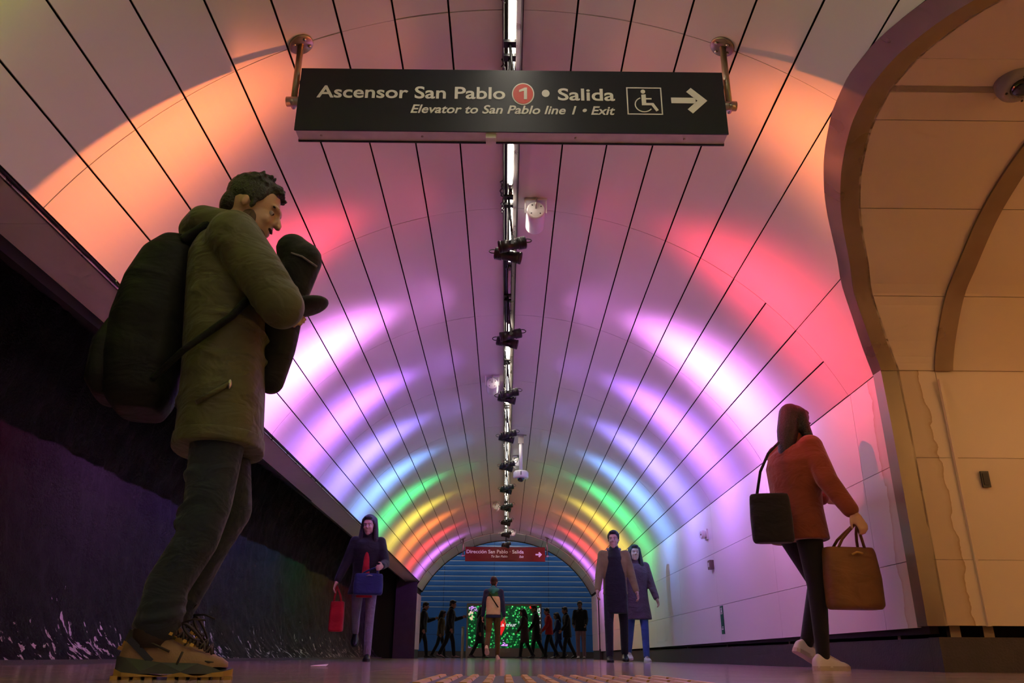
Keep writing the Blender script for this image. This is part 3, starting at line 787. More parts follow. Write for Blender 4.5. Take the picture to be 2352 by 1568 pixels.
poly = []
for i in range(n+1):
    a = math.radians(112+i*(360-112-35)/n); poly.append((c_[0]+ro*math.cos(a), c_[1]+ro*math.sin(a)))
for i in range(n):
    a0 = math.radians(112+i*(212)/n); a1 = math.radians(112+(i+1)*212/n)
    mb.prism([(c_[0]+ro*math.cos(a0), c_[1]+ro*math.sin(a0)), (c_[0]+ro*math.cos(a1), c_[1]+ro*math.sin(a1)), (c_[0]+ri*math.cos(a1), c_[1]+ri*math.sin(a1)), (c_[0]+ri*math.cos(a0), c_[1]+ri*math.sin(a0))], -.0015, 0)
mb.build('wheelchair_pictogram', M_LETTER, sg)
q = MB(); q.box(-.115, -.065, .02, .075, -.022, .002); q.build('sensor_box', M_WHITE, sg)
q = MB()
for x in (-.93, -.43, .33, .87): q.lathe((x, .048, .003), (0, 0, -1), [(.006, 0), (.007, .003)], 8)
q.build('screw', M_STEEL, sg)
for s, x in ((-1, -1.087), (1, 1.111)):
    hg = hanger(sg, x, 3.315, 2.66, s); hg.matrix_parent_inverse = Matrix.Translation((0, -3.27, -2.459))

# far red sign
rs = empty('hanging_sign', (0, 20.75, 2.285)); tag(rs, 'small red overhead sign with white lettering hanging in front of the far arch', 'sign')
q = MB(); q.box(-1.016, 1.0, 0, .07, 0, .352); q.build('face_panel', M_SIGNR, rs)
def rx(px): return -1.016+(px-1069)/183.0*2.016
text('Direcci\u00f3n San Pablo \u00b7 Salida', rx(1072), rx(1203), .195, .085, -.0005, M_LETTER, rs, bold=.014)
text('To San Pablo', rx(1128.5), rx(1166.5), .095, .055, -.0005, M_LETTER, rs, shear=.25, bold=.018)
text('Exit', rx(1193), rx(1203), .09, .055, -.0005, M_LETTER, rs, shear=.25, bold=.018)
mb = MB(); arrow(mb, rx(1230), rx(1245), .17, .135, .036, 0); mb.build('arrow', M_LETTER, rs)
for s, x in ((-1, -1.075), (1, 1.055)):
    hg = hanger(rs, x, 20.785, 2.42, s); hg.matrix_parent_inverse = Matrix.Translation((0, -20.75, -2.285))

# ------------------------------------------------------------------ loudspeakers, cameras and small wall things
def speaker(x, y, ln, lab):
    z = vault_z(x, y)-.105; t = empty('loudspeaker', (x, y, z)); tag(t, lab, 'loudspeaker', 'cylinder loudspeakers under the crown')
    q = MB(); q.lathe((0, 0, 0), (0, 1, 0), [(.058, 0), (.068, .006), (.070, .02), (.070, ln), (.060, ln+.008)], 28); q.build('body', M_WHITE, t)
    q = MB(); q.lathe((0, -.002, 0), (0, 1, 0), [(.052, 0), (.056, .004)], 24); q.build('end_cap', M_WHITE, t)
    q = MB(); q.box(-.085, .085, .01, .05, .085, .10)
    for s in (-1, 1): q.box(s*.078-.004, s*.078+.004, .015, .045, -.02, .09)
    q.build('bracket', M_WHITE, t)
    q = MB()
    for a in (.6, 2.2, 3.9, 5.5): q.lathe((.046*math.cos(a), -.004, .046*math.sin(a)), (0, 1, 0), [(.005, 0), (.005, .004)], 8)
    q.build('screw', M_BLKMET, t)
    q = MB(); q.tube([(0, 0, .01), (0, -.03, .03), (.005, -.03, .07), (.005, 0, .1)], .006, 8); q.build('cable', M_STEEL, t)
speaker(.203, 5.15, .25, 'white cylinder loudspeaker beside the red projectors under the crown')
speaker(-.176, 9.08, .25, 'white cylinder loudspeaker left of the violet projectors under the crown')
speaker(.19, 13.05, .25, 'white cylinder loudspeaker behind the pole of the dome camera')
speaker(-.21, 17.0, .25, 'white cylinder loudspeaker left of the yellow projectors under the crown')
speaker(.18, 20.7, .25, 'white cylinder loudspeaker close above the red sign')
dc = empty('dome_camera', (.218, 11.75, 2.50)); tag(dc, 'white dome camera on a pole hanging from the middle of the vault', 'camera')
zt = vault_z(.218, 11.75)-2.5
q = MB(); q.box(-.085, .085, -.03, .03, zt-.012, zt+.004); q.box(-.04, .04, -.03, .03, zt-.14, zt-.012); q.build('mount', M_STEEL, dc)
q = MB(); q.tube([(0, 0, zt-.13), (0, 0, .12)], .025, 16); q.build('pole', M_WHITE, dc)
q = MB(); q.lathe((0, 0, .13), (0, 0, -1), [(.03, 0), (.09, .006), (.112, .03), (.113, .095), (.105, .112), (.07, .112)], 32); q.build('housing', M_WHITE, dc)
q = MB(); q.ell((0, 0, .02), (.058, .058, .06)); q.build('dome', M_GLASSDK, dc)
q = MB(); q.box(-.006, .006, -.116, -.108, .045, .1); q.build('slot', M_BLACK, dc)
# dome camera on the side vault
nb = Vector((0, -.28, -.96)).normalized()
d2 = empty('dome_camera', (2.42, 3.06, 2.612)); tag(d2, 'flush grey dome camera on the beige vault at the right edge', 'camera')
q = MB(); q.lathe((0, 0, 0.01), nb, [(.105, -.02), (.108, 0), (.104, .022), (.082, .042), (.060, .045)], 36); q.build('housing', mat('cam_grey', (.30, .27, .25), .4), d2)
q = MB(); q.ell(nb*.03, (.056, .056, .05)); q.build('dome', M_GLASSDK, d2)
q = MB()
for a in (.4, 1.97, 3.54, 5.1):
    u_ = nb.cross(Vector((1, 0, 0))).normalized(); w_ = nb.cross(u_); q.lathe(nb*.044+(u_*math.cos(a)+w_*math.sin(a))*.072, nb, [(.006, 0), (.006, .004)], 8)
q.build('screw', M_BLACK, d2)
# small things on the right wall
wc = empty('wall_siren', (XW, 9.62, 1.42)); tag(wc, 'small round pale wall siren high on the right wall panels', 'siren')
q = MB(); q.box(-.02, 0, -.06, .06, -.06, .06); q.build('back_plate', M_WHITE, wc)
q = MB(); q.lathe((-.02, 0, 0), (-1, -.15, -.05), [(.045, 0), (.05, .02), (.05, .05), (.042, .062), (.03, .055)], 24); q.build('horn', M_WHITE, wc)
q = MB(); q.lathe((-.062, -.007, -.002), (-1, -.15, -.05), [(.034, 0), (.012, .006), (.010, .016)], 18); q.build('grille', mat('siren_red', (.16, .02, .02), .4), wc)
wx = empty('call_point', (XW, 9.47, 1.057)); tag(wx, 'small brown box with a pale button on the right wall', 'call point')
q = MB(); q.box(-.045, 0, -.055, .055, -.05, .05); q.build('box', mat('box_brown', (.16, .11, .10), .5), wx)
q = MB(); q.box(-.05, -.044, -.02, .02, -.025, .025); q.build('button', M_WHITE, wx)
gp = empty('wall_plaque', (XW, 9.23, .45)); tag(gp, 'narrow dark green plaque low on the right wall below the small box', 'plaque')
q = MB(); q.box(-.008, 0, -.055, .055, -.145, .145); q.build('board', M_GREEN, gp)
q = MB(); q.box(-.0095, -.008, -.035, .035, .06, .066); q.box(-.0095, -.008, -.035, .035, .118, .124); q.box(-.0095, -.008, -.035, -.029, .066, .118); q.box(-.0095, -.008, .029, .035, .066, .118)
q.box(-.0095, -.008, -.01, .005, .075, .11); q.box(-.0095, -.008, -.02, .015, .085, .092); q.box(-.0095, -.008, -.03, .03, -.1, -.088); q.box(-.0095, -.008, -.03, .01, -.078, -.068); q.build('print', M_LETTER, gp)
so = empty('wall_socket', (2.868, 4.735, 1.07)); tag(so, 'small black rectangular plate on the beige side wall', 'wall plate')
q = MB(); q.box(-.024, .024, -.012, 0, -.048, .048); q.build('plate', M_BLACK, so); q = MB(); q.box(-.016, .016, -.015, -.011, -.036, .036); q.build('insert', M_BLKMET, so)
lt = MB(); lt.add([(-.04, -.05, .004), (.05, -.03, .003), (.045, .06, .014), (-.045, .05, .006), (-.04, -.05, .007), (.05, -.03, .006), (.045, .06, .017), (-.045, .05, .009)], [(0, 3, 2, 1), (4, 5, 6, 7), (0, 1, 5, 4), (1, 2, 6, 5), (2, 3, 7, 6), (3, 0, 4, 7)])
lo_ = lt.build('paper_scrap', M_WHITE, None, (-1.138, 5.3, 0)); tag(lo_, 'scrap of white paper lying on the floor beyond the walking man', 'paper')

# ------------------------------------------------------------------ advertising screen in the hall
def leaf_mat():
    M = bpy.data.materials.new('screen_foliage'); M.use_nodes = True; nt = M.node_tree; N = nt.nodes; L = nt.links
    B = N['Principled BSDF']; tc = N.new('ShaderNodeTexCoord')
    v = N.new('ShaderNodeTexVoronoi'); v.inputs['Scale'].default_value = 11; L.new(tc.outputs['Object'], v.inputs['Vector'])
    v2 = N.new('ShaderNodeTexVoronoi'); v2.inputs['Scale'].default_value = 21; L.new(tc.outputs['Object'], v2.inputs['Vector'])
    n = N.new('ShaderNodeTexNoise'); n.inputs['Scale'].default_value = 2.3; n.inputs['Detail'].default_value = 2; L.new(tc.outputs['Object'], n.inputs['Vector'])
    cr = N.new('ShaderNodeValToRGB'); e = cr.color_ramp.elements
    e[0].position = 0; e[0].color = (.45, .95, .42, 1); e[1].position = .62; e[1].color = (.0, .02, .005, 1)
    a = cr.color_ramp.elements.new(.22); a.color = (.06, .62, .13, 1); b = cr.color_ramp.elements.new(.42); b.color = (.01, .20, .04, 1)
    mxd = N.new('ShaderNodeMath'); mxd.operation = 'MULTIPLY_ADD'; mxd.inputs[1].default_value = .45
    L.new(v2.outputs['Distance'], mxd.inputs[0]); L.new(v.outputs['Distance'], mxd.inputs[2]); 
    sb = N.new('ShaderNodeMath'); sb.operation = 'SUBTRACT'; sb.inputs[1].default_value = .08; L.new(mxd.outputs[0], sb.inputs[0]); L.new(sb.outputs[0], cr.inputs['Fac'])
    c2 = N.new('ShaderNodeValToRGB'); f = c2.color_ramp.elements; f[0].position = .68; f[0].color = (0, 0, 0, 1); f[1].position = .72; f[1].color = (1, 1, 1, 1); L.new(n.outputs['Fac'], c2.inputs['Fac'])
    hue = N.new('ShaderNodeMix'); hue.data_type = 'RGBA'; L.new(c2.outputs['Color'], hue.inputs['Factor']); L.new(cr.outputs['Color'], hue.inputs['A'])
    pr = N.new('ShaderNodeMix'); pr.data_type = 'RGBA'; pr.inputs['A'].default_value = (.75, .35, .9, 1); pr.inputs['B'].default_value = (.08, .02, .1, 1); L.new(v2.outputs['Distance'], pr.inputs['Factor'])
    L.new(pr.outputs['Result'], hue.inputs['B'])
    L.new(hue.outputs['Result'], B.inputs['Emission Color']); B.inputs['Emission Strength'].default_value = 1.6; B.inputs['Base Color'].default_value = (.01, .01, .01, 1); B.inputs['Roughness'].default_value = .3
    M.cycles.emission_sampling = 'NONE'
    return M
M_LED = leaf_mat()
M_LEDW = mat('screen_white', (.8, .8, .8), .4, emit=(1, 1, 1), es=.9); M_LEDR = mat('screen_red', (.6, .02, .02), .4, emit=(1, .02, .02), es=.75)
M_CREAM = mat('screen_cream', (.6, .5, .3), .4, emit=(.85, .75, .45), es=.7); M_LILAC = mat('screen_lilac', (.5, .3, .6), .4, emit=(.62, .30, .80), es=.8)
sc = empty('video_screen', (0, 28.5, 0)); tag(sc, 'large lit video screen with green foliage picture standing in the hall', 'screen')
q = MB(); q.box(-1.29, -1.235, 0, .22, 0, 1.725); q.box(1.18, 1.235, 0, .22, 0, 1.725); q.box(-1.235, 1.18, 0, .22, 1.655, 1.725); q.build('frame', M_SCREENF, sc)
q = MB(); q.box(-1.235, 1.18, .012, .22, .05, .315); q.build('base_panel', M_SCREENF, sc)
q = MB(); q.box(-1.235, 1.18, .01, .2, .315, 1.655); q.build('picture', M_LED, sc)
def cx_px(px): return -1.29+(px-1071)/173*2.525
def cz_py(py): return .02+(1509-py)/123.0*1.70
mb = MB(); a = [(.0, -.30), (.13, -.12), (.19, .06), (.16, .17), (.08, .19), (0, .10), (-.08, .19), (-.16, .17), (-.19, .06), (-.13, -.12)]
mb.prism([(cx_px(1151)+x*.8, cz_py(1436)+z*1.1) for x, z in a], .004, .01); mb.build('picture_heart', M_LEDR, sc)
mb = MB(); disc(mb, cx_px(1221), cz_py(1394), .075, .05, .009, 20, .004); mb.build('picture_heart', M_LEDR, sc)
text('La mur', cx_px(1146), cx_px(1186), cz_py(1438.5), .115, .003, M_LEDW, sc, bold=.004, ref='L')
r_ = random.Random(4); mb = MB()
for i in range(42):
    x, z = cx_px(1081)+r_.gauss(0, .1), cz_py(1397)+r_.gauss(0, .06)
    if x < -1.22 or z > 1.63: continue
    mb.prism([(x-.03, z), (x, z-.012), (x+.03, z+.004), (x+.004, z+.02)], .005, .009)
for i in range(30):
    x, z = cx_px(1156)+r_.gauss(0, .11), .38+abs(r_.gauss(0, .05))
    mb.prism([(x-.03, z), (x, z-.012), (x+.03, z+.004), (x+.004, z+.02)], .005, .009)
mb.build('picture_blossom', M_LILAC, sc)
mb = MB()
for x, z in ((1080, 1407), (1084, 1408), (1077, 1411), (1084, 1416), (1080, 1420), (1083, 1422)): disc(mb, cx_px(x), cz_py(z), .035, .045, .009, 12, .004)
mb.build('picture_rose', M_CREAM, sc)
# column of rotated white letters at the right of the picture
tw = empty('picture_letters', (cx_px(1241), .0, .40), 0, sc); 
tw.rotation_euler = (0, -PI/2, 0); text('AVILLA LG', 0, 1.18, 0, .085, 0, M_LEDW, tw, bold=.01, ref='L')
text('massiva', cx_px(1147), cx_px(1168), .225, .034, .011, M_LEDW if False else M_WHITE, sc, ref='m')
mb = MB(); xa, xb, za, zb = cx_px(1145), cx_px(1170), .195, .29; w = .008
mb.box(xa, xb, .009, .012, za, za+w); mb.box(xa, xb, .009, .012, zb-w, zb); mb.box(xa, xa+w, .009, .012, za+w, zb-w); mb.box(xb-w, xb, .009, .012, za+w, zb-w); mb.build('logo_frame', M_WHITE, sc)
bo = empty('bollard', (cx_px(1065)-.02, 28.3, 0)); tag(bo, 'slim metal post standing at the left edge of the video screen', 'post')
q = MB(); q.tube([(0, 0, 0), (0, 0, .93)], .045, 14); q.build('post', M_SCREENF, bo); q = MB(); q.lathe((0, 0, .93), (0, 0, 1), [(.05, 0), (.05, .03), (.03, .045)], 14); q.build('cap', M_STEEL, bo)

# ------------------------------------------------------------------ people
def baked(mb, name, mt, parent, vox, smooth=4, fac=.5):
    o = mb.build('tmp', mt)
    r = o.modifiers.new('r', 'REMESH'); r.mode = 'VOXEL'; r.voxel_size = vox; r.use_smooth_shade = True
    if smooth:
        sm = o.modifiers.new('s', 'SMOOTH'); sm.iterations = smooth; sm.factor = fac
    dg = bpy.context.evaluated_depsgraph_get(); me = bpy.data.meshes.new_from_object(o.evaluated_get(dg))
    old = o.data; bpy.data.objects.remove(o); bpy.data.meshes.remove(old)
    me.name = name; me.materials.clear(); me.materials.append(mt)
    me.polygons.foreach_set('use_smooth', [True]*len(me.polygons))
    return put(name, me, parent)
def cap(mb, p, r, q, r1, n=14):
    p, q = Vector(p), Vector(q)
    mb.ell(p, (r, r, r), nu=n, nv=8); mb.ell(q, (r1, r1, r1), nu=n, nv=8)
    if (q-p).length > 1e-4: mb.tube([p, q], [r, r1], n)
def chain(mb, pts, rs, n=14):
    for i in range(len(pts)-1): cap(mb, pts[i], rs[i], pts[i+1], rs[i+1], n)
def loft(mb, rings, n=24, pw=2.0):
    # rings: (centre, half width x, half depth y)  - closed with caps
    vs = []; fs = []
    for c, rx_, ry_ in rings:
        for k in range(n):
            a = 2*PI*k/n; ca, sa = math.cos(a), math.sin(a)
            x = rx_*math.copysign(abs(ca)**(2/pw), ca); y = ry_*math.copysign(abs(sa)**(2/pw), sa)
            vs.append((c[0]+x, c[1]+y, c[2]))
    for i in range(len(rings)-1):
        for k in range(n): fs.append((i*n+k, i*n+(k+1) % n, (i+1)*n+(k+1) % n, (i+1)*n+k))
    fs.append(tuple(range(n-1, -1, -1))); fs.append(tuple((len(rings)-1)*n+k for k in range(n)))
    mb.add(vs, fs, True)
def cloth(name, col, rough=.8, wr=.35, sc=7.0, sheen=.15, spec=.25, vary=.25):
    M = mat(name, col, rough, vary=vary, scale=9, sheen=sheen, spec=spec)
    nt = M.node_tree; N = nt.nodes; L = nt.links; B = N['Principled BSDF']
    tc = N.new('ShaderNodeTexCoord'); mp = N.new('ShaderNodeMapping'); mp.inputs['Scale'].default_value = (1, 1, 1.7); L.new(tc.outputs['Object'], mp.inputs['Vector'])
    n = N.new('ShaderNodeTexNoise'); n.inputs['Scale'].default_value = sc; n.inputs['Detail'].default_value = 3; n.inputs['Distortion'].default_value = .6; L.new(mp.outputs['Vector'], n.inputs['Vector'])
    b = N.new('ShaderNodeBump'); b.inputs['Strength'].default_value = wr; b.inputs['Distance'].default_value = .05; L.new(n.outputs['Fac'], b.inputs['Height'])
    n2 = N.new('ShaderNodeTexNoise'); n2.inputs['Scale'].default_value = 350; L.new(tc.outputs['Object'], n2.inputs['Vector'])
    b2 = N.new('ShaderNodeBump'); b2.inputs['Strength'].default_value = .25; b2.inputs['Distance'].default_value = .002; L.new(n2.outputs['Fac'], b2.inputs['Height']); L.new(b.outputs['Normal'], b2.inputs['Normal'])
    L.new(b2.outputs['Normal'], B.inputs['Normal']); return M
M_SKIN = mat('skin', (.50, .29, .19), .5, vary=.10, scale=14, bump=.05, bscale=160)
M_HAIR = mat('hair_dark', (.014, .009, .007), .5, vary=.4, scale=30, bump=.6, bscale=120)
M_EYEW = mat('eye_white', (.38, .34, .32), .3); M_IRIS = mat('iris', (.03, .018, .01), .15)
M_OLIVE = cloth('parka_olive', (.085, .080, .034), .62, .5, 7, .1, .35)
M_BLKCL = cloth('black_cloth', (.010, .010, .011), .75); M_BLKNY = cloth('black_nylon', (.005, .005, .006), .6, .4, 6, .02, .2)
M_JEAN = cloth('dark_denim', (.020, .028, .042), .8, .5, 9)
M_LEG = cloth('leggings', (.007, .006, .007), .7, .15); M_RUST = cloth('rust_knit', (.22, .052, .018), .85, .45, 6, .3)
M_GREYJ = cloth('grey_jeans', (.20, .17, .21), .8, .5, 9); M_REDCL = cloth('red_cloth', (.42, .012, .018), .75)
M_NAVY = cloth('navy_cloth', (.018, .030, .11), .75); M_TEAL = cloth('teal_cloth', (.03, .26, .32), .8); M_OFFW = cloth('cream_cloth', (.62, .54, .42), .85, .25)
M_DGREEN = cloth('green_cloth', (.02, .10, .04), .8); M_KHAKI = cloth('khaki_cloth', (.085, .058, .020), .8, .4); M_OLJ = cloth('ochre_jacket', (.21, .16, .055), .75)
M_PUFF = cloth('plum_puffer', (.10, .055, .075), .6, .5, 8); M_BLUEJ = cloth('blue_jeans', (.055, .10, .30), .8, .4, 9); M_PINKP = cloth('dusty_trousers', (.30, .19, .21), .8, .4)
M_BROWNB = cloth('brown_bag', (.20, .085, .022), .6, .5, 5, .05, .4)
M_WSHOE = mat('white_leather', (.66, .62, .58), .5, vary=.08, scale=12, bump=.1, bscale=90); M_SOLEW = mat('rubber_sole', (.50, .42, .34), .6, vary=.15, scale=20); M_BSHOE = mat('black_leather', (.012, .011, .011), .35, vary=.3)
M_GUM = mat('gum_sole', (.40, .23, .05), .55, vary=.2, scale=30); M_MID = mat('midsole_grey', (.055, .058, .050), .6, vary=.2, scale=25)
M_BOOT = mat('boot_brown', (.24, .135, .065), .68, vary=.18, scale=18, bump=.15, bscale=220); M_LACE = mat('lace_dark', (.03, .018, .014), .7); M_EYELET = mat('eyelet_yellow', (.50, .30, .04), .5)

def head_prims(mb, c, k, R):
    # R rotates head axes (x right, y forward, z up) about c
    def T(p): return Vector(c)+R @ (Vector(p)*k)
    def E(p, r): mb.ell(T(p), [x*k for x in r], R.to_3x3() if hasattr(R, 'to_3x3') else R, 18, 12)
    E((0, -.012, .035), (.076, .098, .098)); E((0, .030, -.03), (.060, .066, .085)); E((0, .062, -.098), (.030, .030, .024))
    E((0, .015, -.075), (.052, .055, .040)); E((0, .083, .030), (.050, .020, .014)); E((.032, .072, -.028), (.022, .020, .022)); E((-.032, .072, -.028), (.022, .020, .022))
    mb.tube([T((0, .092, .020)), T((0, .116, -.022))], [.007*k, .0125*k], 10); E((0, .114, -.026), (.0165, .0125, .0105))
    E((0, .091, -.060), (.022, .010, .0060)); E((0, .089, -.072), (.020, .010, .0065))
    for s in (-1, 1): E((s*.077, -.014, -.004), (.007, .014, .024))
    mb.tube([T((0, -.02, -.04)), T((0, -.045, -.19))], [.052*k, .058*k], 16)
def hand_prims(mb, w, d, k, side, curl=.6, palm=None):
    # w wrist, d forearm direction, palm normal towards which the fingers curl
    w, d = Vector(w), Vector(d).normalized()
    pn = Vector(palm) if palm is not None else Vector((-side, .15, 0))
    pn = (pn-d*pn.dot(d)).normalized(); sd = d.cross(pn).normalized()
    mb.ell(w+d*.05*k, (.001, .001, .001))
    m3 = Matrix((sd, pn, d)).transposed()
    mb.ell(w+d*.050*k, (.040*k, .016*k, .052*k), m3); mb.tube([w-d*.05*k, w+d*.03*k], [.026*k, .028*k], 12)
    for i, (o, l) in enumerate(((-.030, .068), (-.010, .078), (.010, .074), (.029, .058))):
        p = w+d*.092*k+sd*o*k; a = curl*.5; pts = [p-d*.02*k]; dirv = d
        for j in range(3):
            dirv = (d*math.cos(a)+pn*math.sin(a)).normalized(); p = p+dirv*l*k*(.42, .33, .25)[j]; pts.append(p); a += curl
        chain(mb, pts, [.0095*k, .009*k, .0085*k, .0075*k], 8)
    p = w+d*.03*k-sd*.034*k; q = p-sd*.022*k+d*.032*k+pn*.012*k; r = q+d*.030*k+pn*.014*k-sd*.004*k
    chain(mb, [p, q, r], [.012*k, .0105*k, .0085*k], 8)
def shoe_upper(mb, k=1.0, hi=1.0):
    prof = [(-.078, .022, .055), (-.070, .031, .078*hi), (-.045, .036, .098*hi), (0, .037, .104*hi), (.035, .039, .090), (.075, .044, .070), (.115, .047, .058), (.150, .043, .050), (.178, .032, .040), (.192, .014, .030)]
    n = 14; vs = []; fs = []
    for y, w, h in prof:
        for i in range(n+1):
            a = PI*i/n; vs.append((w*k*math.cos(a)*(1 if True else 1), y*k, (.018+max(0, h-.018)*math.sin(a)**.75)*k))
    K = n+1
    for i in range(len(prof)-1):
        for j in range(n): fs.append((i*K+j, i*K+j+1, (i+1)*K+j+1, (i+1)*K+j))
        fs.append((i*K+n, i*K, (i+1)*K, (i+1)*K+n))
    fs.append(tuple(range(K))); fs.append(tuple((len(prof)-1)*K+j for j in range(K)))
    mb.add(vs, fs, True)
def sole_outline(k, e=0.0):
    half = [(-.084-e, 0), (-.080-e, .022), (-.062, .036+e), (-.02, .037+e), (.03, .038+e), (.08, .047+e), (.12, .050+e), (.155, .045+e), (.182, .032+e), (.198+e, .012), (.200+e, 0)]
    return [(w*k, y*k) for y, w in half]+[(-w*k, y*k) for y, w in half[::-1][1:-1]]
def shoe(parent, ank, yaw, pitch, k, mu, ms, lace=None, name='shoe'):
    s = empty(name, (0, 0, 0), 0, parent)
    s.location = Vector(ank)-Vector((0, 0, .085*k)) if pitch == 0 else Vector(ank)
    M3 = Matrix.Rotation(yaw, 4, 'Z') @ Matrix.Rotation(pitch, 4, 'X')
    s.rotation_euler = M3.to_euler()
    off = 0 if pitch == 0 else -.085*k
    u_ = MB(); shoe_upper(u_, k); u_.v = [(x, y, z+off) for x, y, z in u_.v]; autosmooth(u_.build('upper', mu, s), 50)
    o_ = MB(); o_.prism(sole_outline(k), off, off+.026*k, 'xy'); o_.build('sole', ms, s)
    if lace:
        for i in range(5):
            y = .035+i*.018; z = (.088-i*.0075)
            l = MB(); l.tube([(-.022*k, y*k, z*k+off-.006), (0, (y+.004)*k, z*k+off+.006), (.022*k, (y+.008)*k, z*k+off-.006)], .0035*k, 6); l.build('lace', lace, s)
    return s
def rotx(v, a): return Vector((v[0], v[1]*math.cos(a)-v[2]*math.sin(a), v[1]*math.sin(a)+v[2]*math.cos(a)))

def figure(loc, rz, h, label, top, bottom, shoes, hair, legs, arms, lean=0.0, coat=.80, flare=0.0, headyaw=0.0, headpitch=0.0, group=None,
           vox=.009, long_hair=False, skin=None, hood=None, puff=1.0, longcoat=None, beard=False, curl=.6, sleeves=None, belt=None, zoff=0.0, hips=1.0, collar=None, palm=None):
    k = h/1.75; P = empty('person', (loc[0], loc[1], loc[2] if len(loc) > 2 else 0), rz); tag(P, label, 'person', group)
    J = {}
    for i, s in ((0, -1), (1, 1)):
        th, kn, sp, fp = legs[i]
        hp = Vector((s*.085*k*hips, 0, 0)); kp = hp+Vector((s*sp, math.sin(th), -math.cos(th))).normalized()*.43*k
        ap = kp+Vector((s*sp*.3, math.sin(th-kn), -math.cos(th-kn))).normalized()*.42*k
        J['hip', i], J['knee', i], J['ank', i] = hp, kp, ap
    def foot_low(i): return J['ank', i].z-.085*k if legs[i][3] == 0 else J['ank', i].z-.085*k*math.cos(legs[i][3])-abs(math.sin(legs[i][3]))*(.19 if legs[i][3] < 0 else .08)*k
    dz = -min(foot_low(0), foot_low(1))+zoff
    for key in J: J[key] = J[key]+Vector((0, 0, dz))
    pz = dz+.015*k; pel = Vector((0, 0, pz))
    def SPN(y, z, x=0): return pel+rotx(Vector((x, y, z))*k, -lean)
    neck = SPN(0, .535); headc = SPN(.035, .685)
    R = Matrix.Rotation(headyaw, 3, 'Z') @ Matrix.Rotation(-headpitch-lean*.3, 3, 'X')
    for i, s in ((0, -1), (1, 1)):
        pi_, ab, el, inn_ = arms[i]
        sh_ = SPN(0, .475, s*.160); J['sh', i] = sh_
        e_ = sh_+Vector((s*math.sin(ab), math.sin(pi_)*math.cos(ab), -math.cos(pi_)*math.cos(ab)))*.285*k
        a2 = pi_+el; w_ = e_+Vector((s*math.sin(ab-inn_), math.sin(a2)*math.cos(ab-inn_), -math.cos(a2)*math.cos(ab-inn_)))*.25*k
        J['el', i], J['wr', i] = e_, w_
    sk = skin or M_SKIN
    # body: one continuous surface (head, neck, trunk, arms with hands, legs inside the clothes)
    b = MB(); head_prims(b, headc, k, R)
    chain(b, [neck+Vector((0, -.01, .05)), SPN(0, .42), SPN(0, .2), SPN(0, .02)], [.055*k, .095*k, .09*k, .10*k], 14)
    for i, s in ((0, -1), (1, 1)):
        chain(b, [SPN(0, .45, s*.06), J['sh', i], J['el', i], J['wr', i]], [.07*k, .048*k, .036*k, .026*k], 12)
        hand_prims(b, J['wr', i], J['wr', i]-J['el', i], k, s, curl, palm)
        chain(b, [SPN(0, .02, s*.04), J['hip', i], J['knee', i], J['ank', i]], [.08*k, .06*k, .038*k, .026*k], 12)
    baked(b, 'body', sk, P, min(vox, .008), 2)
    # eyes, brows
    for s in (-1, 1):
        e = MB(); e.ell(headc+R @ (Vector((s*.030, .0765, .006))*k), (.0105*k,)*3, nu=10, nv=8); e.build('eye', M_EYEW, P)
        e = MB(); e.ell(headc+R @ (Vector((s*.030, .0835, .005))*k), (.0055*k,)*3, nu=8, nv=6); e.build('iris', M_IRIS, P)
        e = MB(); e.tube([headc+R @ (Vector((s*x, y, z))*k) for x, y, z in ((.014, .097, .026), (.03, .094, .031), (.05, .079, .026))], .0035*k, 6); e.build('eyebrow', hair, P)
    # hair
    hb_ = MB()
    def HT(p): return headc+R @ (Vector(p)*k)
    hb_.ell(HT((0, -.022, .055)), (.084*k, .102*k, .088*k), R); hb_.ell(HT((0, .045, .100)), (.058*k, .050*k, .030*k), R); hb_.ell(HT((0, -.07, -.01)), (.066*k, .045*k, .07*k), R)
    for s in (-1, 1): hb_.ell(HT((s*.072, .0, .045)), (.014*k, .045*k, .045*k), R)
    if long_hair:
        for s in (-1, 1): chain(hb_, [HT((s*.055, -.03, .06)), HT((s*.085, -.015, -.05)), HT((s*.095, .02, -.17)), HT((s*.09, .045, -.27))], [.05*k, .036*k, .040*k, .022*k], 10)
        chain(hb_, [HT((0, -.07, .06)), HT((0, -.10, -.08)), HT((0, -.11, -.25))], [.08*k, .075*k, .06*k], 12)
    baked(hb_, 'hair', hair, P, .009, 2)
    if beard:
        bb = MB(); bb.ell(HT((0, .052, -.085)), (.050*k, .045*k, .040*k), R); bb.ell(HT((.05, .02, -.05)), (.014*k, .03*k, .045*k), R); bb.ell(HT((-.05, .02, -.05)), (.014*k, .03*k, .045*k), R)
        bb.ell(HT((0, .097, -.050)), (.026*k, .010*k, .006*k), R); baked(bb, 'beard', mat('stubble', (.05, .028, .018), .7), P, .006, 2)
    # trousers
    t = MB()
    for i, s in ((0, -1), (1, 1)):
        w1, w2, w3 = bottom[1]
        chain(t, [J['hip', i]+Vector((0, 0, .04*k)), J['hip', i]-Vector((0, 0, .06*k)), J['knee', i], J['ank', i]+(J['knee', i]-J['ank', i])*.01], [.080*k*hips, w1*k, w2*k, w3*k], 16)
    loft(t, [(SPN(0, z), .128*k*hips, .092*k) for z in (-.06, .0, .06)])
    baked(t, 'trousers', bottom[0], P, vox, 4)
    # jacket
    j = MB(); zb = pz/k-coat   # coat: hem height above ground as a fraction of 1.75 m
    rings = []; hem = (coat*k-pz)/k
    zs_ = [hem, hem*.6, hem*.25, .06, .16, .28, .38, .46, .51]
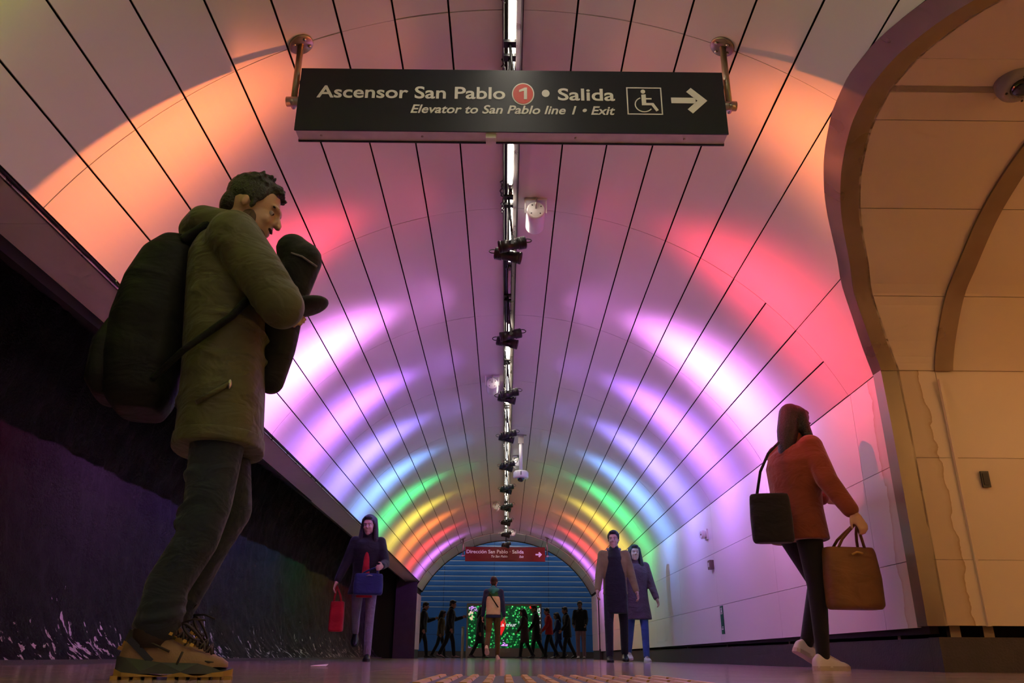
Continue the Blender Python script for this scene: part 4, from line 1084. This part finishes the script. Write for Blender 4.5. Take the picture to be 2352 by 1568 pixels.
    wd = [.165*hips+flare, .160*hips+flare*.7, .157*hips+flare*.3, .155, .152, .170, .188, .175, .10]; dp = [.125+flare, .122+flare*.7, .118+flare*.3, .112, .110, .118, .122, .105, .075]
    for z, w, d in zip(zs_, wd, dp):
        c = SPN(0, z) if z > 0 else pel+Vector((0, 0, z*k)); rings.append((c, w*k*puff, d*k*puff))
    loft(j, rings, 28)
    for i, s in ((0, -1), (1, 1)):
        chain(j, [SPN(0, .455, s*.10), J['sh', i]], [.080*k, .068*k*puff], 14)
        chain(j, [J['sh', i], J['el', i], J['wr', i]-(J['wr', i]-J['el', i])*.08], [.066*k*puff, .054*k*puff, .042*k*puff], 14)
    chain(j, [neck+Vector((0, -.01*k, -.01)), neck+Vector((0, .0, .035*k))], [.085*k, .072*k], 14)
    jk = baked(j, 'jacket', top, P, vox, 4)
    if hood:
        hm = MB(); chain(hm, [SPN(-.03, .52, -.09), SPN(-.10, .50), SPN(-.03, .52, .09)], [.045*k, .065*k, .045*k], 12); chain(hm, [SPN(-.05, .56), SPN(-.11, .47)], [.06*k, .05*k], 12); baked(hm, 'hood', hood, P, .01, 3)
    if collar:
        hm = MB(); hm.tube([neck+Vector((.085*k*math.sin(a), -.01+.075*k*math.cos(a), .02*k-.012*math.cos(a))) for a in np.linspace(.5, 2*PI-.5, 20)], .022*k, 10); baked(hm, 'collar', collar, P, .008, 2)
    if belt:
        hm = MB(); loft(hm, [(rings[0][0]+Vector((0, 0, z)), rings[0][1]*1.03, rings[0][2]*1.04) for z in (-.015, .02, .05)]); baked(hm, 'hem_band', belt, P, .01, 2)
    for i in (0, 1):
        shoe(P, J['ank', i], 0, legs[i][3], k, shoes[0], shoes[1], shoes[2] if len(shoes) > 2 else None)
    return P, J, SPN, pel, k

# --- the man walking past in the foreground
def man():
    P = empty('person', (-1.0, 2.60, 0), math.radians(-76)); tag(P, 'man in olive parka and jeans walking to the right in the left foreground', 'person')
    V = Vector; R = Matrix.Rotation(math.radians(-6), 3, 'Z') @ Matrix.Rotation(math.radians(-20), 3, 'X')
    headc = V((.01, .045, 1.605)); k = 1.0
    hipR, kneeR, ankR = V((.085, .055, .90)), V((.095, .035, .485)), V((.085, -.045, .10))
    hipL, kneeL, ankL = V((-.085, .03, .90)), V((-.10, .085, .50)), V((-.09, -.045, .155))
    shR, elR, wrR = V((.185, .015, 1.405)), V((.235, .205, 1.135)), V((.055, .195, 1.265))
    shL, elL, wrL = V((-.185, .035, 1.405)), V((-.24, .13, 1.12)), V((-.075, .19, 1.16))
    b = MB(); head_prims(b, headc, k, R)
    chain(b, [V((0, -.02, 1.50)), V((0, -.02, 1.35)), V((0, .01, 1.12)), V((0, .03, .92))], [.055, .09, .09, .10])
    for (s, e, w, hp, kn, an, sd) in ((shR, elR, wrR, hipR, kneeR, ankR, 1), (shL, elL, wrL, hipL, kneeL, ankL, -1)):
        chain(b, [V((sd*.06, 0, 1.38)), s, e, w], [.07, .05, .037, .027]); chain(b, [V((sd*.04, .03, .92)), hp, kn, an], [.09, .075, .05, .036])
        hand_prims(b, w, w-e, 1.0, sd, .55, V((-sd*.5, .6, -.3)))
    baked(b, 'body', M_SKIN, P, .006, 2)
    def HT(p): return headc+R @ V(p)
    for s in (-1, 1):
        e = MB(); e.ell(HT((s*.030, .0765, .006)), (.0105,)*3, nu=12, nv=8); e.build('eye', M_EYEW, P)
        e = MB(); e.ell(HT((s*.030, .0835, .005)), (.0055,)*3, nu=8, nv=6); e.build('iris', M_IRIS, P)
        e = MB(); e.tube([HT(p) for p in ((s*.014, .097, .026), (s*.03, .094, .031), (s*.050, .079, .026))], .0035, 6); e.build('eyebrow', M_HAIR, P)
    h = MB(); h.ell(HT((0, -.026, .058)), (.084, .100, .090), R); h.ell(HT((0, .036, .102)), (.055, .044, .028), R); h.ell(HT((0, -.075, -.005)), (.064, .045, .062), R)
    for s in (-1, 1): h.ell(HT((s*.073, .005, .045)), (.012, .042, .042), R); h.ell(HT((s*.074, .016, .005)), (.006, .012, .03), R)
    r = random.Random(5)
    for i in range(70):
        a = r.uniform(0, 2*PI); t = r.uniform(0, 1.25); d = V((math.sin(t)*math.cos(a), math.sin(t)*math.sin(a), math.cos(t)))
        p = V((d.x*.078, -.02+d.y*.095, .06+d.z*.082)); q = p+d*r.uniform(.004, .013)+V((r.uniform(-.01, .01), .012, 0)); cap(h, HT(p), .013, HT(q), .007, 6)
    baked(h, 'hair', M_HAIR, P, .005, 1)
    bb = MB(); bb.ell(HT((0, .050, -.088)), (.050, .046, .038), R); bb.ell(HT((0, .0965, -.049)), (.026, .011, .006), R)
    for s in (-1, 1): bb.ell(HT((s*.050, .02, -.055)), (.014, .032, .045), R)
    baked(bb, 'beard', mat('stubble', (.10, .055, .035), .7, bump=.3, bscale=300), P, .005, 2)
    # jeans, with folds at knee and ankle
    t = MB()
    chain(t, [hipR, V((.09, .05, .78)), kneeR+V((0, .012, .02)), kneeR+V((0, -.005, -.09)), V((.085, -.035, .26)), V((.085, -.045, .15))], [.082, .090, .073, .066, .064, .062], 18)
    chain(t, [hipL, kneeL+V((0, .012, .02)), kneeL+V((0, -.03, -.08)), ankL+V((0, .02, .05))], [.085, .073, .066, .06], 18)
    loft(t, [(V((0, .04, z)), .14, .10) for z in (.86, .92, .98)])
    def fold(c, r_, tx, tz, w=.010): t.tube([c+V((r_*math.cos(a), r_*math.sin(a), tx*math.cos(a)+tz*math.sin(a))) for a in np.linspace(0, 2*PI, 24, endpoint=False)], w, 8, closed=True)
    for c, r_, tx, tz in ((V((.092, .03, .50)), .064, .02, .03), (V((.092, .028, .46)), .062, -.02, .02), (V((.090, .02, .42)), .058, .02, -.02), (V((.085, -.04, .20)), .060, .01, .015), (V((.085, -.042, .175)), .062, -.012, .01), (V((.085, -.045, .15)), .062, .012, .008), (V((.09, .04, .56)), .072, .02, -.03)): fold(c, r_, tx, tz)
    baked(t, 'jeans', M_JEAN, P, .007, 4)
    # parka
    j = MB()
    loft(j, [(V((.0, .045, .700)), .195, .140), (V((0, .042, .78)), .196, .139), (V((0, .034, .90)), .192, .138), (V((0, .022, 1.02)), .186, .136), (V((0, .008, 1.14)), .186, .138), (V((0, -.005, 1.26)), .190, .140), (V((0, -.012, 1.36)), .195, .140), (V((0, -.018, 1.43)), .170, .118), (V((0, -.02, 1.49)), .105, .090)], 30, 2.3)
    for sd, s, e, w in ((1, shR, elR, wrR), (-1, shL, elL, wrL)):
        chain(j, [V((sd*.10, -.01, 1.385)), s, (s+e)/2+V((sd*.01, 0, 0)), e, (e+w)/2, w+(e-w)*.05], [.095, .088, .082, .074, .064, .052], 18)
        for f_ in (.35, .55, .75, .9):
            c = s.lerp(e, f_); d = (e-s).normalized(); u_ = d.cross(V((0, 0, 1))).normalized(); w_ = d.cross(u_)
            j.tube([c+(u_*math.cos(a)+w_*math.sin(a))*(.080-.010*f_)+d*.016*math.sin(a+f_*9) for a in np.linspace(0, 2*PI, 20, endpoint=False)], .010, 8, closed=True)
    for z, tl in ((.86, .02), (.99, -.02), (1.10, .018)):
        j.tube([V((.188*math.cos(a), .030+.134*math.sin(a), z+tl*math.cos(a*2))) for a in np.linspace(0, 2*PI, 32, endpoint=False)], .010, 8, closed=True)
    baked(j, 'parka', M_OLIVE, P, .008, 5)
    hm = MB(); loft(hm, [(V((0, .045, z)), .200, .146) for z in (.690, .70, .725, .735)], 30, 2.3); baked(hm, 'parka_hem', M_OLIVE, P, .007, 2)
    hd = MB(); chain(hd, [V((-.115, -.02, 1.485)), V((-.08, -.105, 1.50)), V((0, -.135, 1.50)), V((.08, -.105, 1.50)), V((.115, -.02, 1.485)), V((.075, .07, 1.465))], [.042, .058, .065, .058, .048, .035], 14); chain(hd, [V((0, -.09, 1.55)), V((0, -.14, 1.44))], [.05, .06], 12)
    baked(hd, 'hood', M_OLIVE, P, .007, 3)
    pk = MB(); pk.tube([V((.198, -.02, .80)), V((.198, .07, .87))], .008, 8); pk.build('pocket_welt', M_OLIVE, P)
    zp = MB(); zp.ell(V((.200, .072, .868)), (.006, .006, .016)); zp.build('zip_pull', M_STEEL, P)
    # hiking boots
    for an, pit in ((ankR, 0.0), (ankL, math.radians(-16))):
        bt = empty('boot', (0, 0, 0), 0, P)
        if pit == 0: bt.location = (an.x, an.y, 0); off = 0
        else: bt.location = an; bt.rotation_euler = (pit, 0, 0); off = -.105
        K = 1.10
        def shf(mb_): mb_.v = [(x, y+.0, z+off) for x, y, z in mb_.v]; return mb_
        u_ = MB(); shoe_upper(u_, K, 1.05); u_.v = [(x*1.05, y, z+.014) for x, y, z in u_.v]; autosmooth(shf(u_).build('upper', M_BOOT, bt), 50)
        c_ = MB(); c_.tube([(0, -.012, .085), (0, -.012, .125), (0, -.008, .155)], [.050, .052, .056], 18); shf(c_).build('collar', M_LACE, bt)
        tg_ = MB(); tg_.obox((0, .050, .148), (.026, 0, 0), (0, .004, .003), (0, .012, .036)); shf(tg_).build('tongue', M_LACE, bt)
        ms = MB(); out = sole_outline(K, .003); N_ = len(out)
        lo_ = [(x*1.06, y, .016) for x, y in out]; hi_ = [(x*1.03, y, .034+.012*math.sin(y*55)+(.018 if y < -.04 else 0)) for x, y in out]
        ms.add(lo_+hi_, [tuple(range(N_)), tuple(range(2*N_-1, N_-1, -1))]+[(i, (i+1) % N_, N_+(i+1) % N_, N_+i) for i in range(N_)], True); autosmooth(shf(ms).build('midsole', M_MID, bt), 40)
        so_ = MB(); lo_ = [(x*1.06, y*1.02, .008) for x, y in out]; hi_ = [(x*1.075, y*1.02, .013+.007*math.sin(y*80+1)+(.016 if y < -.07 or y > .19 else 0)) for x, y in out]
        so_.add(lo_+hi_, [tuple(range(N_)), tuple(range(2*N_-1, N_-1, -1))]+[(i, (i+1) % N_, N_+(i+1) % N_, N_+i) for i in range(N_)]); shf(so_).build('outsole', M_GUM, bt)
        for i in range(11):
            y = -.082+i*.0285
            if .01 < y < .035: continue
            w = .040 if y < .06 else .048*(1 if y < .15 else .8)
            for s in (-1, 1):
                lg = MB(); lg.obox((s*w*.70*K, y*K*.97, .005), (w*.28*K, 0, 0), (0, .010, 0), (0, 0, .005)); shf(lg).build('lug', M_GUM, bt)
        for i in range(6):
            y = .040+i*.019; z = .118-i*.0092
            for s in (-1, 1):
                l = MB(); l.tube([(-s*.030, y*K, z*K-.004), (0, (y+.008)*K, z*K+.012), (s*.030, (y+.014)*K, z*K-.010)], .0036, 6); shf(l).build('lace', M_LACE, bt)
            if i in (0, 2, 3):
                for s in (-1, 1):
                    ey = MB(); ey.obox((s*.034, y*K, z*K-.006), (.003, 0, 0), (0, .005, -.002), (0, .0015, .004)); shf(ey).build('eyelet', M_EYELET, bt)
        for s, ln in ((1, 1), (-1, .8)):
            l = MB(); l.tube([V((0, .070, .150))+V((s*.02*math.sin(a), .052*ln*(1-math.cos(a))*.62, -.052*ln*math.sin(a*.5)**2+.012*math.sin(a))) for a in np.linspace(0, 2*PI, 22)], .0034, 6); shf(l).build('lace', M_LACE, bt)
        l = MB(); l.tube([(.004, .066, .154), (.02, .10, .165), (.03, .135, .162)], .003, 6); shf(l).build('lace', M_LACE, bt)
        for sd in (-1, 1):
            st = MB(); st.obox((sd*.043, -.030, .078), (.0025, 0, 0), (0, .034, -.030), (0, .006, .006)); shf(st).build('side_strip', mat('strip_navy', (.02, .022, .04), .6), bt)
            for a_, b_ in (((-.02, .105), (.05, .075)), ((.085, .074), (.075, .04)), ((.14, .05), (.18, .045))):
                sm = MB(); sm.tube([(sd*.043, a_[0], a_[1]), (sd*.049, (a_[0]+b_[0])/2, (a_[1]+b_[1])/2), (sd*.051 if b_[0] < .15 else sd*.036, b_[0], b_[1])], .0035, 6); shf(sm).build('overlay', M_LACE, bt)
    return P
MAN = man()
def man_to_world(v): return MAN.matrix_basis @ Vector(v)
# backpack on the man's back
bp_ = empty('backpack', MAN.location, MAN.rotation_euler.z); tag(bp_, 'large black backpack worn by the man in the olive parka', 'backpack')
q = MB(); loft(q, [(Vector((0, -.215, .80)), .11, .07), (Vector((0, -.225, .85)), .145, .105), (Vector((0, -.232, .98)), .155, .122), (Vector((0, -.232, 1.12)), .155, .122), (Vector((0, -.222, 1.26)), .150, .112), (Vector((0, -.205, 1.37)), .135, .09), (Vector((0, -.19, 1.44)), .09, .05)], 28, 3.0)
baked(q, 'main_bag', M_BLKNY, bp_, .009, 6)
q = MB(); loft(q, [(Vector((0, -.325, .84)), .09, .03), (Vector((0, -.345, .89)), .115, .045), (Vector((0, -.345, 1.02)), .115, .045), (Vector((0, -.325, 1.11)), .09, .03)], 24, 3); baked(q, 'front_pocket', M_BLKNY, bp_, .009, 5)
for s in (-1, 1):
    q = MB(); pts = [(s*.10, -.16, 1.40), (s*.125, -.06, 1.485), (s*.135, .05, 1.475), (s*.145, .125, 1.38), (s*.165, .135, 1.25), (s*.205, .05, 1.10), (s*.20, -.08, .97), (s*.14, -.17, .88)]
    q.tube(pts, [.021, .021, .021, .021, .020, .014, .012, .012], 10); baked(q, 'shoulder_strap', M_BLKNY, bp_, .007, 2)
q = MB(); q.tube([(-.03, -.17, 1.44), (-.02, -.18, 1.485), (.02, -.18, 1.485), (.03, -.17, 1.44)], .009, 8); q.build('carry_loop', M_BLKNY, bp_)
q = MB(); q.tube([(-.11, -.338, 1.22), (0, -.352, 1.25), (.11, -.338, 1.22)], .004, 6); q.build('zip', M_STEEL, bp_)
# dark bundle the man holds against his chest
bu = empty('folded_jacket', MAN.location, MAN.rotation_euler.z); tag(bu, 'black folded jacket held against the chest by the man in the parka', 'jacket')
q = MB(); chain(q, [(.03, .205, 1.455), (.03, .245, 1.415), (.02, .235, 1.34), (.01, .215, 1.25)], [.060, .072, .062, .056]); q.ell((.03, .275, 1.235), (.075, .085, .028), Matrix.Rotation(.3, 3, 'X')); chain(q, [(.0, .20, 1.22), (-.01, .195, 1.08), (-.01, .185, .955)], [.07, .062, .046])
baked(q, 'bundle', M_BLKCL, bu, .007, 4)
q = MB(); q.tube([(.090, .205, 1.41), (.103, .245, 1.395), (.085, .30, 1.37)], .004, 6); q.build('piping', M_GREYJ, bu)

D = math.radians
# --- woman with the brown bag, right
W1 = figure((1.86, 5.15), D(-68), 1.64, 'woman in rust jumper and black leggings striding right beside the pale wall', M_RUST, (M_LEG, (.092, .062, .043)), (M_WSHOE, M_SOLEW, M_OFFW), M_HAIR,
            ((D(26), D(48), .0, D(-24)), (D(2), D(5), .0, 0)), ((D(30), D(12), D(55), D(20)), (D(-2), D(26), D(18), D(0))), lean=D(6), coat=.80, headyaw=D(8), headpitch=D(6), long_hair=True, vox=.009, puff=1.30, hips=1.06)
def wpt(F, key): return F[0].matrix_basis @ F[1][key]
hw_ = wpt(W1, ('wr', 1))
def bag(name, label, cat, c, rz, w, d, hgt, mt, handle_to=None, buckle=None, zip_=False, pw=4):
    t = empty(name, c, rz); tag(t, label, cat)
    q = MB(); loft(q, [(Vector((0, 0, 0)), w*.46, d*.40), (Vector((0, 0, .02)), w*.5, d*.5), (Vector((0, 0, hgt*.5)), w*.505, d*.52), (Vector((0, 0, hgt*.9)), w*.48, d*.42), (Vector((0, 0, hgt)), w*.46, d*.34)], 28, pw); baked(q, 'bag_body', mt, t, .009, 4)
    if handle_to is not None:
        for s in (-1, 1):
            hh = (Matrix.Rotation(-rz, 3, 'Z') @ (Vector(handle_to)-Vector(c)))
            q = MB(); pts = []
            for i in range(13):
                u_ = i/12; x = (-.28+.56*u_)*w; zz = hgt*.92+(hh.z-hgt*.92)*math.sin(PI*u_)**.6
                f_ = math.sin(PI*u_); pts.append((x*(1-.75*f_)+hh.x*f_*.9, s*d*.22*(1-f_)+hh.y*f_, zz))
            q.tube(pts, .009, 8); q.build('handle', mt, t)
    if buckle:
        q = MB(); q.tube([(-.03, -d*.5-.006, hgt*.86), (0, -d*.5-.012, hgt*.90), (.04, -d*.5-.006, hgt*.88)], .006, 8); q.build('buckle', buckle, t)
    return t
bag('tote_bag', 'brown leather tote bag hanging from the hand of the woman in rust', 'bag', (2.10, 5.02, .34), D(8), .34, .18, .36, M_BROWNB, handle_to=(hw_.x+.02, hw_.y, hw_.z-.06), buckle=M_EYELET)
sb_ = bag('shoulder_bag', 'black shoulder bag at the hip of the woman in rust', 'bag', (1.64, 4.98, .72), D(-10), .25, .13, .30, M_BLKCL, pw=2.6)
q = MB(); q.tube([(-.08, 0, .26), (-.03, .04, .45), (.04, .10, .58), (.12, .14, .66)], .009, 8); q.build('strap', M_BLKCL, sb_)

# --- woman with blue bag, left of the middle
W2 = figure((-1.68, 10.0), D(188), 1.66, 'woman in black coat and grey jeans walking towards the camera beside the dark wall', M_BLKCL, (M_GREYJ, (.078, .056, .046)), (M_BSHOE, M_BSHOE), M_HAIR,
            ((D(6), D(8), 0, 0), (D(-28), D(34), .02, D(-38))), ((D(14), D(16), D(62), D(26)), (D(4), D(20), D(12), D(0))), lean=D(2), coat=.78, flare=.03, headyaw=D(-14), headpitch=D(8), long_hair=True, vox=.011, puff=1.10)
q = MB(); q.prism([(-.10, .36), (.02, .34), (.045, .70), (-.03, .72)], -.05, .05); 
dr = MB(); loft(dr, [(Vector((.0, .10, .70)), .10, .03), (Vector((.0, .115, .80)), .075, .03), (Vector((0, .125, 1.0)), .045, .022), (Vector((0, .12, 1.25)), .03, .015)], 20); baked(dr, 'red_top', M_REDCL, W2[0], .008, 3)
bag('shopping_bag', 'red paper shopping bag carried by the woman in the black coat', 'bag', (-1.98, 9.95, .32), D(0), .17, .12, .34, M_REDCL, handle_to=wpt(W2, ('wr', 1))+Vector((0, 0, -.05)))
hb2 = bag('handbag', 'dark blue handbag in front of the woman in the black coat', 'bag', (-1.60, 9.75, .72), D(10), .34, .14, .24, M_NAVY, handle_to=wpt(W2, ('wr', 0)), buckle=M_STEEL)

# --- pair on the right of the middle
W3 = figure((1.48, 11.2), D(176), 1.68, 'man in open ochre jacket over a long black coat walking towards the camera', M_OLJ, (M_BLKCL, (.085, .062, .052)), (M_BSHOE, M_BSHOE), M_HAIR,
            ((D(-12), D(14), .05, D(-10)), (D(12), D(6), .06, 0)), ((D(8), D(14), D(14), D(2)), (D(10), D(12), D(20), D(4))), coat=.88, headyaw=D(-10), headpitch=D(2), vox=.011, puff=1.08, collar=M_GREYJ)
cf = MB(); loft(cf, [(Vector((0, .045, .60)), .155, .105), (Vector((0, .045, .85)), .150, .105), (Vector((0, .035, 1.1)), .135, .110), (Vector((0, .035, 1.32)), .115, .110), (Vector((0, .02, 1.42)), .075, .085), (Vector((0, .02, 1.47)), .062, .07)], 26); baked(cf, 'coat_front', M_BLKCL, W3[0], .011, 4)
W4 = figure((1.90, 12.1), D(182), 1.60, 'person in plum quilted coat and blue jeans walking behind the man in the ochre jacket', M_PUFF, (M_BLUEJ, (.085, .062, .050)), (M_WSHOE, M_WSHOE, M_OFFW), M_HAIR,
            ((D(10), D(8), .02, 0), (D(-14), D(18), .03, D(-14))), ((D(6), D(16), D(20), D(4)), (D(6), D(12), D(20), D(2))), coat=.62, flare=.03, vox=.011, puff=1.18, long_hair=True)

# --- man from behind in the middle
W5 = figure((-.26, 19.0), D(-4), 1.75, 'man with teal hood and cream and navy jacket walking away in the middle', M_NAVY, (M_KHAKI, (.085, .064, .055)), (M_WSHOE, M_WSHOE), M_HAIR,
            ((D(-20), D(30), .02, D(-30)), (D(10), D(8), .02, 0)), ((D(6), D(12), D(14), D(4)), (D(-6), D(10), D(12), D(2))), coat=.88, vox=.011, puff=1.06, hood=M_TEAL, belt=M_NAVY)
cf = MB(); loft(cf, [(Vector((0, -.035, .93)), .165, .116), (Vector((0, -.04, 1.05)), .163, .112), (Vector((0, -.04, 1.2)), .165, .112), (Vector((0, -.04, 1.32)), .155, .110)], 26); baked(cf, 'back_panel', M_OFFW, W5[0], .010, 3)
cf = MB(); loft(cf, [(Vector((0, -.03, 1.31)), .150, .110), (Vector((0, -.03, 1.36)), .150, .105), (Vector((0, -.03, 1.42)), .12, .09)], 26); baked(cf, 'yoke_panel', M_DGREEN, W5[0], .010, 3)
q = MB(); q.tube([(-.10, -.13, 1.40), (0, -.155, 1.25), (.12, -.15, 1.08)], .014, 8); q.build('cross_strap', M_BLKCL, W5[0])

# --- people passing in the hall in front of the screen
walkL = ((D(15), D(8), .01, 0), (D(-14), D(14), .01, D(-16))); arm_n = ((D(14), D(10), D(25), D(5)), (D(-12), D(10), D(20), D(5)))
arm_phone = ((D(30), D(8), D(75), D(25)), (D(-8), D(10), D(20), D(4)))
sk2 = mat('skin_tan', (.34, .17, .11), .55)
HALLP = [((-2.55, 26.3), -88, 1.62, 'dark clothed passer-by at the left jamb of the far arch looking at a phone', M_BLKCL, M_BLKCL, arm_phone, .78, False, M_BSHOE),
         ((-2.05, 27.2), -92, 1.42, 'short passer-by in brown top between two dark figures left of the screen', M_KHAKI, M_BLKCL, arm_n, .80, True, M_BSHOE),
         ((-1.70, 26.2), -86, 1.68, 'tall passer-by in black with pink shoes left of the video screen', M_BLKCL, M_BLKCL, arm_phone, .72, False, M_PINKP),
         ((-.78, 26.8), -90, 1.50, 'passer-by in wide black coat in front of the left half of the screen', M_BLKCL, M_BLKCL, arm_n, .50, True, M_BSHOE),
         ((.62, 26.6), 88, 1.45, 'passer-by in dark brown coat in front of the right half of the screen', mat('dark_brown', (.03, .014, .012), .8), M_BLKCL, arm_n, .55, True, M_BSHOE),
         ((1.02, 27.45), 94, 1.62, 'tall black figure at the right edge of the screen picture', M_BLKCL, M_BLKCL, arm_n, .60, False, M_BSHOE),
         ((1.42, 27.2), 90, 1.52, 'passer-by in red jacket right of the video screen', M_REDCL, M_BLKCL, arm_n, .82, False, M_BSHOE),
         ((1.76, 28.0), 92, 1.42, 'passer-by in blue clothes between the red jacket and the dusty trousers', M_NAVY, M_NAVY, arm_n, .70, True, M_WSHOE),
         ((2.05, 27.9), 100, 1.60, 'black clothed passer-by half hidden behind the one in dusty trousers', M_BLKCL, M_BLKCL, arm_n, .70, False, M_BSHOE),
         ((2.34, 26.2), 170, 1.66, 'person in dusty pink trousers and black top by the right jamb of the far arch', M_BLKCL, M_PINKP, ((D(24), D(10), D(30), D(12)), (D(24), D(10), D(30), D(12))), .84, False, M_WSHOE)]
for (loc, rz, h, lab, tp_, bt_, ar, ct, lh, shm) in HALLP:
    figure(loc, D(rz), h, lab, tp_, (bt_, (.092, .070, .060)), (shm, M_BSHOE), M_HAIR, walkL if abs(rz) < 150 else ((D(5), D(6), .03, 0), (D(-6), D(8), .03, D(-6))), ar, coat=ct, flare=.02 if ct < .7 else 0, vox=.016, long_hair=lh, group='people passing through the hall', skin=sk2, headpitch=D(12), lean=D(4), puff=1.24)
